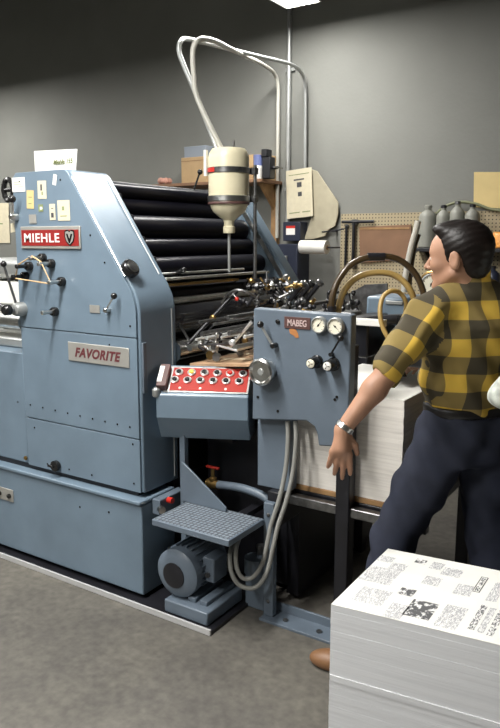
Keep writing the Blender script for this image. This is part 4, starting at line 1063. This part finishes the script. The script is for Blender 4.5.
for px, top, lab in ((480, 266, 'slim dark bottle beside the nape of the man in plaid'), (493.5, 266, 'dark blue bottle with pale band at the right edge above the collar')):
    t, p, h = bottle(px, top, .045 if px > 485 else .035, zs2, DBLUE, lab, g)
    r = .0455 if px > 485 else .0355
    MB().lathe([(r, h * .40), (r, h * .52)], (p.x, 4.84, zs2), (0, 0, 1), 24).build('label_band', PLASTG if px > 485 else LETTER, t)
# curved hose lying over the bottles
pipe([at(436, 214, Y=4.955), at(446, 206, Y=4.955), at(460, 202, Y=4.955), at(476, 204, Y=4.955), at(490, 209, Y=4.955), at(505, 211, Y=4.955)], .010, 'rubber_hose', mat('green_hose', (.16, .17, .09), .5),
     'dull green hose hung on the pegboard above the grey bottles', 'hose')
wallsheet('wall_notice', [(474, 172), (515, 172), (515, 209), (473.5, 207)], PAPERY, 'blank yellow-tan notice on the wall above the man at right edge', 'notice', 4.985)
# workbench under the pegboard
t = thing('work_bench', (-1.6, 4.7, 0), 'dark workbench against the wall under the pegboard', 'workbench')
MB().box(-2.4, -.6, 4.42, 4.97, .86, .91).build('bench_top', BROWNB, t, .004)
for x in (-2.35, -.65):
    for y in (4.46, 4.92): MB().box(x - .035, x + .035, y - .035, y + .035, 0, .859).build('leg', BLACK, t, .004)
MB().box(-2.3, -.7, 4.5, 4.9, .2, .23).build('lower_shelf', BLACK, t)

# ------------------------------------------------------------------ people
def smin(a, b, k):
    h = np.clip(.5 + .5 * (b - a) / k, 0, 1); return b + (a - b) * h - k * h * (1 - h)
def smax(a, b, k): return -smin(-a, -b, k)
A_ = lambda v: np.array(v, dtype=np.float64)
def rcone(P, a, b, ra, rb):
    a, b = A_(a), A_(b); ba = b - a; h = np.clip(((P - a) @ ba) / max(ba @ ba, 1e-9), 0, 1)
    return np.linalg.norm(P - a - h[:, None] * ba, axis=1) - (ra + (rb - ra) * h)
def chain(P, pts, rs, k=.01):
    d = None
    for i in range(len(pts) - 1):
        e = rcone(P, pts[i], pts[i + 1], rs[i], rs[i + 1]); d = e if d is None else smin(d, e, k)
    return d
def ell(P, c, r, F=None):
    q = P - A_(c)
    if F is not None: q = q @ F.T
    r = A_(r); k0 = np.linalg.norm(q / r, axis=1); k1 = np.linalg.norm(q / r ** 2, axis=1)
    return k0 * (k0 - 1) / np.maximum(k1, 1e-9)
def stations(P, zs, cs, aw, bd_, l, f):
    """stack of elliptical slices: half width aw along l, half depth bd_ along f"""
    z = P[:, 2]; cx = np.interp(z, zs, [c[0] for c in cs]); cy = np.interp(z, zs, [c[1] for c in cs])
    a = np.interp(z, zs, aw); b = np.interp(z, zs, bd_)
    dx = P[:, 0] - cx; dy = P[:, 1] - cy
    u = dx * l[0] + dy * l[1]; v = dx * f[0] + dy * f[1]
    rr = (np.abs(u / a) ** 2.4 + np.abs(v / b) ** 2.4) ** (1 / 2.4)
    d = (rr - 1) * np.minimum(a, b)
    return smax(d, np.maximum(zs[0] - z, z - zs[-1]), .02)

def snets(f, lo, hi, h, c=4):
    lo = A_(lo); n = np.ceil((A_(hi) - lo) / (h * c)).astype(int); N = n * c + 1
    def grid(nn, st): 
        g = np.meshgrid(*[lo[i] + st * np.arange(nn[i]) for i in range(3)], indexing='ij'); return np.stack([q.ravel() for q in g], 1)
    Dc = f(grid(n + 1, h * c)).reshape(n + 1)
    near = np.abs(Dc) < h * c * 2.1
    cell = np.zeros(n, bool)
    for i in (0, 1):
        for j in (0, 1):
            for k in (0, 1): cell |= near[i:n[0] + i, j:n[1] + j, k:n[2] + k]
    rep = lambda A: np.repeat(np.repeat(np.repeat(A, c, 0), c, 1), c, 2)
    D = np.ones(N); D[:-1, :-1, :-1] = rep(Dc[:-1, :-1, :-1])
    mk = np.zeros(N, bool); big = rep(cell)
    for i in (0, 1):
        for j in (0, 1):
            for k in (0, 1): mk[i:N[0] - 1 + i, j:N[1] - 1 + j, k:N[2] - 1 + k] |= big
    idx = np.argwhere(mk); vals = np.empty(len(idx))
    for s in range(0, len(idx), 200000):
        vals[s:s + 200000] = f(lo + h * idx[s:s + 200000])
    D[mk] = vals
    D[0] = D[-1] = 1; D[:, 0] = D[:, -1] = 1; D[:, :, 0] = D[:, :, -1] = 1
    neg = D < 0; cs = [(i, j, k) for i in (0, 1) for j in (0, 1) for k in (0, 1)]
    M = N - 1
    cnt = sum(neg[i:M[0] + i, j:M[1] + j, k:M[2] + k].astype(np.int8) for i, j, k in cs)
    act = (cnt > 0) & (cnt < 8); ci = np.argwhere(act); ids = -np.ones(M, int); ids[act] = np.arange(len(ci))
    acc = np.zeros((len(ci), 3)); num = np.zeros(len(ci))
    for a_ in cs:
        for ax in range(3):
            if a_[ax]: continue
            b_ = list(a_); b_[ax] = 1
            da = D[tuple((ci + a_).T)]; db = D[tuple((ci + b_).T)]; x = (da < 0) != (db < 0)
            t = np.where(x, da / np.where(x, da - db, 1), 0); p = np.tile(A_(a_), (len(ci), 1)); p[:, ax] = t
            acc += p * x[:, None]; num += x
    V = lo + h * (ci + acc / num[:, None]); F = []
    for ax in range(3):
        o1, o2 = [(1, 2), (2, 0), (0, 1)][ax]
        s0 = [slice(None)] * 3; s1 = [slice(None)] * 3; s0[ax] = slice(0, -1); s1[ax] = slice(1, None)
        ch = neg[tuple(s0)] != neg[tuple(s1)]; e = np.argwhere(ch)
        e = e[(e[:, o1] > 0) & (e[:, o2] > 0) & (e[:, o1] < M[o1]) & (e[:, o2] < M[o2])]
        q = []
        for d1, d2 in ((-1, -1), (0, -1), (0, 0), (-1, 0)):
            g = e.copy(); g[:, o1] += d1; g[:, o2] += d2; q.append(ids[tuple(g.T)])
        q = np.stack(q, 1); fl = ~neg[tuple(e.T)]; q[fl] = q[fl][:, ::-1]; F.append(q)
    return V, np.concatenate(F)

def organic(name, f, lo, hi, h, m_, parent, smooth_it=2):
    V, F = snets(f, lo, hi, h)
    off = root_of(parent).location
    me = bpy.data.meshes.new(name); me.from_pydata((V - A_(off)).tolist(), [], F.tolist()); me.materials.append(m_)
    bm = bmesh.new(); bm.from_mesh(me)
    for _ in range(smooth_it): bmesh.ops.smooth_vert(bm, verts=bm.verts, factor=.5, use_axis_x=True, use_axis_y=True, use_axis_z=True)
    bm.to_mesh(me); bm.free()
    me.polygons.foreach_set('use_smooth', [True] * len(me.polygons))
    o = bpy.data.objects.new(name, me); COL.objects.link(o); o.parent = parent
    return o

def person(J, label, shirt_mat, sleeve_len, hbody, plaid=False, shoe_mat=SHOE, band=True):
    f = A_(J['face_torso']); f /= np.linalg.norm(f); l = A_((-f[1], f[0], 0)); f3 = A_((f[0], f[1], 0))
    t = thing('person', (J['pelvis'][0], J['pelvis'][1], 0), label, 'person')
    pel, nk, hd = A_(J['pelvis']), A_(J['neck']), A_(J['head'])
    zb, zn = pel[2] + .07, nk[2]                     # belt height, neck base height
    sp = lambda s: pel + (nk - pel) * s
    # head frame
    hf = A_(J['face_head']); hf /= np.linalg.norm(hf); hu = A_((0, 0, 1)) - hf * hf[2]; hu /= np.linalg.norm(hu); hl_ = np.cross(hu, hf)
    HF = np.stack([hf, hl_, hu])
    H = lambda a, b, c: hd + hf * a + hl_ * b + hu * c
    def head(P):
        d = ell(P, H(-.014, 0, .034), (.098, .076, .084), HF)
        d = smin(d, ell(P, H(.036, 0, -.035), (.056, .056, .080), HF), .035)
        d = smin(d, ell(P, H(.06, 0, .028), (.032, .055, .05), HF), .03)
        for s in (-1, 1):
            d = smin(d, rcone(P, H(.0, s * .052, -.055), H(.066, s * .016, -.094), .016, .016), .02)
            d = smin(d, ell(P, H(.062, s * .040, -.022), (.024, .022, .022), HF), .02)
            d = smin(d, rcone(P, H(.088, s * .008, .020), H(.074, s * .044, .022), .009, .008), .012)
            d = smax(d, -ell(P, H(.096, s * .032, .001), (.014, .019, .012), HF), .012)
        d = smin(d, ell(P, H(.078, 0, -.096), (.020, .022, .018), HF), .02)
        d = smin(d, rcone(P, H(.090, 0, .014), H(.117, 0, -.026), .008, .011), .010)
        for s in (-1, 1): d = smin(d, ell(P, H(.100, s * .013, -.031), (.012, .008, .008), HF), .006)
        d = smin(d, ell(P, H(.091, 0, -.055), (.010, .024, .006), HF), .008)
        d = smin(d, ell(P, H(.089, 0, -.067), (.010, .021, .007), HF), .007)
        d = smax(d, -rcone(P, H(.103, -.022, -.061), H(.103, .022, -.061), .003, .003), .004)
        for s in (-1, 1):
            e = ell(P, H(-.016, s * .079, -.010), (.020, .009, .034), HF)
            e = smax(e, -ell(P, H(-.012, s * .089, -.006), (.011, .006, .020), HF), .004)
            d = smin(d, e, .008)
        return d
    arms = J['arms']; legs = J['legs']
    shc = sp(.86)
    shl, shr = A_(arms[0][0]), A_(arms[1][0])
    def hand(P, hp):
        w = A_(hp['wrist']); d = chain(P, [w, A_(hp['palm'])], [.027, .030], .01)
        for k in hp['knuckles']: d = smin(d, rcone(P, A_(hp['palm']) * .5 + w * .5, A_(k), .018, .0125), .010)
        for ch in hp['fingers']: d = smin(d, chain(P, [A_(q) for q in ch], [.0112, .0100, .0090, .0075][:len(ch)], .004), .005)
        d = smin(d, chain(P, [A_(q) for q in hp['thumb']], [.0145, .0115, .009], .006), .010)
        return d
    zs_ = [zb - .12, zb, zb + .15, zb + .30, zn - .06, zn + .005]
    cs_ = [pel, pel, sp(.35), sp(.65), sp(.92), nk]
    def body(P):
        d = head(P)
        d = smin(d, chain(P, [nk - A_((0, 0, .04)) - f3 * .005, H(-.022, 0, -.045)], [.052, .055], .02), .025)
        d = smin(d, stations(P, zs_, cs_, [.145, .140, .145, .150, .12, .05], [.10, .092, .10, .105, .07, .045], l, f), .03)
        for ar, hp in zip(arms, J['hands']):
            s, e, w = [A_(q) for q in ar]
            mid = e + (w - e) * .3
            d = smin(d, chain(P, [s, s + (e - s) * .45, e, mid, w], [.058, .048, .039, .041, .026], .02), .03)
            d = smin(d, hand(P, hp), .010)
        for lg in legs:
            h_, k, a = [A_(q) for q in lg[:3]]
            d = smin(d, chain(P, [h_, k, k + (a - k) * .3, a], [.082, .056, .058, .036], .03), .04)
        return d
    allp = [hd, nk, pel] + [A_(q) for ar in arms for q in ar] + [A_(q) for hp in J['hands'] for ch in hp['fingers'] for q in ch] + [A_(q) for lg in legs for q in lg]
    lo = np.min(allp, 0) - .16; hi = np.max(allp, 0) + .16; lo[2] = min(lo[2], -.02)
    organic('body', body, lo, hi, hbody, SKIN, t, 1)
    # eyes
    for s in (-1, 1):
        o = organic('eye', lambda P: ell(P, H(.0775, s * .032, .001), (.0115, .0115, .0115)), H(.08, s * .032, 0) - .02, H(.08, s * .032, 0) + .02, .0025, EYE, t, 0)
        organic('pupil', lambda P: ell(P, H(.0855, s * .033, .001), (.0045, .006, .006), HF), H(.085, s * .032, 0) - .015, H(.085, s * .032, 0) + .015, .0015, BAKE, o, 0)
        organic('eyebrow', lambda P: rcone(P, H(.094, s * .014, .022), H(.080, s * .046, .024), .0045, .003), H(.085, s * .03, .022) - .035, H(.085, s * .03, .022) + .035, .002, HAIR, t, 0)
    # hair
    def hair(P):
        q = (P - hd) @ HF.T; a, b, c = q.T
        d = ell(P, H(-.020, 0, .036), (.106, .083, .094), HF)
        d = smin(d, ell(P, H(.040, .01, .098), (.048, .055, .026), HF), .03)
        d = smin(d, ell(P, H(-.062, 0, -.03), (.046, .060, .055), HF), .03)
        g = np.interp(c, [-.10, -.03, -.005, .03, .06, .078, .10, .14], [-.03, .008, .020, .024, .036, .054, .080, .10])
        lowb = np.interp(a, [-.13, -.055, -.042, -.034, .000, .006, .02, .05], [-.082, -.074, -.05, .010, .014, -.020, -.024, -.02])
        d = smax(d, a - g, .008); d = smax(d, lowb - c, .006)
        return d + .0007 * np.sin(a * 120 + c * 260 + np.sin(b * 60) * 2)
    organic('hair', hair, hd - .17, hd + .17, .004, HAIR, t, 1)
    # shirt
    rad = [.150, .150, .166, .176, .150, .072]
    folds = lambda P: .008 * np.sin(P[:, 2] * 42 + 4 * np.sin((P[:, 0] * l[0] + P[:, 1] * l[1]) * 14)) + .0032 * np.sin((P[:, 0] - P[:, 1]) * 55 + P[:, 2] * 28)
    ends = []
    def shirt(P):
        d = stations(P, [zb - .01, zb + .05, zb + .16, zb + .30, zn - .055, zn + .012], [pel, sp(.12), sp(.38), sp(.68), sp(.93), nk], [.158, .172, .176, .182, .142, .066], [.118, .128, .130, .132, .092, .062], l, f)
        for ar in arms:
            s, e, w = [A_(q) for q in ar]
            s2 = e + (w - e) * sleeve_len
            dv = (e - s) / np.linalg.norm(e - s)
            ch = chain(P, [s, s + (e - s) * .5, e, s2], [.066, .064, .050, .045], .03)
            wd = (w - e) / np.linalg.norm(w - e)
            ch = smax(ch, (P - s2) @ wd, .008)
            d = smin(d, ch, .045)
            d = smin(d, chain(P, [nk - A_((0, 0, .015)), nk * .5 + s * .5 + A_((0, 0, .004)), s], [.052, .052, .062], .03), .04)
        d = d + folds(P)
        # collar
        d = smin(d, rcone(P, nk - A_((0, 0, .01)), nk + A_((0, 0, .035)) - f3 * .004, .074, .066), .02)
        cc = nk + A_((0, 0, .045)) + f3 * .004; q_ = P - cc; tz = q_[:, 2] + .40 * (q_ @ f3)
        ring = np.sqrt((np.linalg.norm(q_[:, :2], axis=1) - .067 + tz * .15) ** 2 + (tz * .36) ** 2) - .0085
        d = smin(d, ring, .012)
        d = smax(d, -rcone(P, nk + A_((0, 0, .055)) + f3 * .008, nk + A_((0, 0, .12)) + f3 * .02, .055, .062), .008)
        d = smax(d, (P - nk)[:, 2] + .40 * ((P - nk) @ f3) - .075, .006)
        # open toward the sleeve ends
        for ar in arms:
            s, e, w = [A_(q) for q in ar]; s2 = e + (w - e) * sleeve_len; wd = (w - e) / np.linalg.norm(w - e)
            d = smax(d, -rcone(P, s2 - wd * .02, s2 + wd * .05, .038, .040), .004)
        return d
    lo2 = np.min([pel, nk] + [A_(q) for ar in arms for q in ar[:2]], 0) - .24; hi2 = np.max([pel, nk] + [A_(q) for ar in arms for q in ar[:2]], 0) + .24
    lo2[2] = zb - .06
    so = organic('shirt', shirt, lo2, hi2, .007, shirt_mat, t, 2)
    if plaid:
        me = so.data; uvl = me.uv_layers.new(name='weave'); off = A_(t.location)
        co = np.empty(len(me.vertices) * 3); me.vertices.foreach_get('co', co); co = co.reshape(-1, 3) + off
        uv = np.zeros((len(me.loops), 2))
        for p in me.polygons:
            vi = list(p.vertices); q = co[vi]; c = q.mean(0); best = None
            for ar in arms:
                s, e, w = [A_(x) for x in ar]
                dd = rcone(c[None], s + (e - s) * .10, e, .08, .07)[0]
                dd = min(dd, rcone(c[None], e, e + (w - e) * sleeve_len, .07, .065)[0])
                if best is None or dd < best[0]: best = (dd, s, e)
            rel = c - sp(.5); side = abs(rel @ l)
            if best[0] < .02 and side > .165:
                s, e = best[1], best[2]; ax = (e - s) / np.linalg.norm(e - s)
                r1 = np.cross(ax, f3); r1 /= np.linalg.norm(r1)
                for li, x in zip(p.loop_indices, q): uv[li] = ((x - s) @ r1 + .03, (x - s) @ ax + .02)
            else:
                fb = 1 if (rel @ f3) > 0 else -1
                for li, x in zip(p.loop_indices, q): uv[li] = ((x - pel) @ l + .022 + (.3 if fb > 0 else 0), x[2] - zb + .045)
        uvl.data.foreach_set('uv', uv.ravel())
    # trousers and belt
    def trousers(P):
        d = stations(P, [zb - .20, zb - .10, zb + .012], [pel - A_((0, 0, .1)), pel, pel], [.170, .172, .158], [.120, .126, .116], l, f)
        for lg in legs:
            h_, k, a = [A_(q) for q in lg[:3]]
            d = smin(d, chain(P, [h_, h_ + (k - h_) * .5, k, a], [.102, .094, .078, .068], .03), .05)
        fold = .004 * np.sin(P[:, 2] * 46 + P[:, 0] * 60) + .003 * np.sin(P[:, 2] * 25 - P[:, 1] * 70)
        d = d + fold
        return smax(d, .055 - P[:, 2], .01)
    lp = [pel] + [A_(q) for lg in legs for q in lg[:3]]
    lo3 = np.min(lp, 0) - .22; hi3 = np.max(lp, 0) + .22; lo3[2] = .0; hi3[2] = zb + .04
    organic('trousers', trousers, lo3, hi3, .009, NAVY, t, 2)
    organic('belt', lambda P: smax(stations(P, [zb - .06, zb + .06], [pel, pel], [.167, .166], [.125, .124], l, f), np.abs(P[:, 2] - zb + .006) - .018, .004), pel - .22, pel + .22, .007, BELT, t, 1)
    for lg in legs:
        a, td = A_(lg[2]), A_(lg[3]); td[2] = 0; td /= np.linalg.norm(td); sd = np.cross(A_((0, 0, 1)), td); SF = np.stack([td, sd, A_((0, 0, 1))])
        b0 = A_((a[0], a[1], 0))
        def shoe(P):
            d = ell(P, b0 + td * .13 + A_((0, 0, .030)), (.095, .046, .040), SF)
            d = smin(d, ell(P, b0 - td * .01 + A_((0, 0, .040)), (.065, .040, .055), SF), .03)
            d = smin(d, rcone(P, b0 + A_((0, 0, .05)), b0 + A_((0, 0, .10)), .045, .043), .02)
            return smax(d, .002 - P[:, 2], .004)
        organic('shoe', shoe, b0 - .26, b0 + A_((.26, .26, .16)), .006, shoe_mat, t, 1)
    if band:
        e, w = A_(arms[0][1]), A_(arms[0][2]); wd = (w - e) / np.linalg.norm(w - e); c = w - wd * .012
        MB().lathe([(.030, -.010), (.0325, -.008), (.0325, .008), (.030, .010), (.028, .008), (.028, -.008)], Vector(c), Vector(wd), 24).build('wristband', STEEL, t)
    return t

Zup = Vector((0, 0, 1))
def hand_from(wrist, palm, side, fwd, spread=.019, flen=(.062, .074, .070, .056), curl=.35, thumb_dir=None):
    """relaxed hand: palm direction = palm-wrist, side = towards the thumb, fwd = direction the fingers curl"""
    w, p = Vector(wrist), Vector(palm); d = (p - w).normalized(); side = (Vector(side) - d * Vector(side).dot(d)).normalized(); fwd = d.cross(side) if fwd is None else (Vector(fwd) - d * Vector(fwd).dot(d) - side * Vector(fwd).dot(side)).normalized()
    kn, fi = [], []
    for i in range(4):
        o = (1.5 - i) * spread
        k = w + d * (.088 - .006 * abs(i - 1)) + side * o
        kn.append(k); ch = [k]; L = flen[i]; ang = curl * (.5 + .15 * i)
        dirv = d + side * (1.5 - i) * .10
        for j, fr in enumerate((.45, .32, .26)):
            a = ang * (1 + j * .9); q = (dirv.normalized() * math.cos(a) + fwd * math.sin(a)); ch.append(ch[-1] + q * L * fr * 1.15)
        fi.append(ch)
    t0 = w + d * .022 + side * .020; t1 = t0 + (d * .8 + side * .75 + fwd * .2).normalized() * .040; t2 = t1 + (d * .95 + side * .35 + fwd * .25).normalized() * .032
    return dict(wrist=w, palm=w + d * .062, knuckles=kn, fingers=fi, thumb=[t0, t1, t2])

# man in plaid
pel = atd(467, 424, 2.50); nk = atd(468, 288, 2.475)
ft = Vector((-.80, .60, 0)).normalized(); lt = Vector((-ft.y, ft.x, 0))
shL = atd(424, 315, 2.40); elL = atd(388, 372, 2.33); wrL = atd(342.5, 430, 2.30)
shR = nk - lt * .165 + Vector((0, 0, -.055)); elR = shR + Vector((-.12, .12, -.24)); wrR = elR + Vector((-.20, .10, -.05))
hL = hand_from(wrL, atd(341, 452, 2.29), RT, atd(352, 452, 2.40) - wrL, curl=.28)
hR = hand_from(wrR, wrR + Vector((-.09, .05, -.02)), lt, (0, 0, -1))
hipL = Vector((pel.x, pel.y, pel.z - .035)) + lt * .085; hipR = Vector((pel.x, pel.y, pel.z - .035)) - lt * .085
anL = Vector((-.925, 2.235, .09)); knL = hipL.lerp(anL, .47) + Vector((-.055, -.02, .0))
anR = Vector((-.50, 2.50, .09)); knR = hipR.lerp(anR, .48) + Vector((-.03, .02, 0))
man = dict(face_torso=ft, face_head=(-.997, .075, -.07), pelvis=pel, neck=nk, head=atd(458.5, 257.5, 2.47),
           arms=[(shL, elL, wrL), (shR, elR, wrR)], hands=[hL, hR],
           legs=[(hipL, knL, anL, (-.93, -.25, 0)), (hipR, knR, anR, (-.9, .4, 0))])
person(man, 'man with dark hair in yellow and black plaid shirt and navy trousers, striding left', PLAID, .12, .0045, plaid=True)

# second person, only a pale sleeve reaches into the picture
pel2 = Vector((-.235, 2.44, .93)); nk2 = Vector((-.235, 2.43, 1.46)); f2 = Vector((-.45, -.89, 0)).normalized(); l2 = Vector((-f2.y, f2.x, 0))
el2 = atd(508, 391, 2.12)
shL2 = nk2 + l2 * .18 + Vector((0, 0, -.06)); shR2 = nk2 - l2 * .18 + Vector((0, 0, -.06))
elL2 = shL2 + Vector((.09, .06, -.27)); wrL2 = elL2 + f2 * .12 + Vector((-.02, -.03, -.20))
elR2 = el2; wrR2 = elR2 + Vector((.17, .06, -.12))
h2L = hand_from(wrL2, wrL2 + (wrL2 - elL2) * .3, -l2, f2 * .5 - l2 * .5)
h2R = hand_from(wrR2, wrR2 + (wrR2 - elR2) * .3, l2, (0, 0, -1))
hp2 = [Vector((pel2.x, pel2.y, pel2.z - .035)) + l2 * s * .085 for s in (1, -1)]
an2 = [Vector((h.x, h.y, .09)) + l2 * s * .03 for h, s in zip(hp2, (1, -1))]
p2 = dict(face_torso=f2, face_head=(-.5, -.85, -.1), pelvis=pel2, neck=nk2, head=nk2 + Vector((-.01, -.02, .165)),
          arms=[(shL2, elL2, wrL2), (shR2, elR2, wrR2)], hands=[h2L, h2R],
          legs=[(hp2[0], hp2[0].lerp(an2[0], .48), an2[0], f2 + l2 * .2), (hp2[1], hp2[1].lerp(an2[1], .48), an2[1], f2 - l2 * .2)])
person(p2, 'person at the right edge, showing only a pale patterned sleeve', PALE, .55, .009, shoe_mat=BELT, band=False)

# ------------------------------------------------------------------ world and view
w = bpy.data.worlds.new('world'); S.world = w; w.use_nodes = True
w.node_tree.nodes['Background'].inputs['Color'].default_value = (.9, .95, 1, 1); w.node_tree.nodes['Background'].inputs['Strength'].default_value = .03
S.view_settings.view_transform = 'Standard'; S.view_settings.look = 'None'; S.view_settings.gamma = 1; S.view_settings.use_curve_mapping = False
S.view_settings.exposure = 0
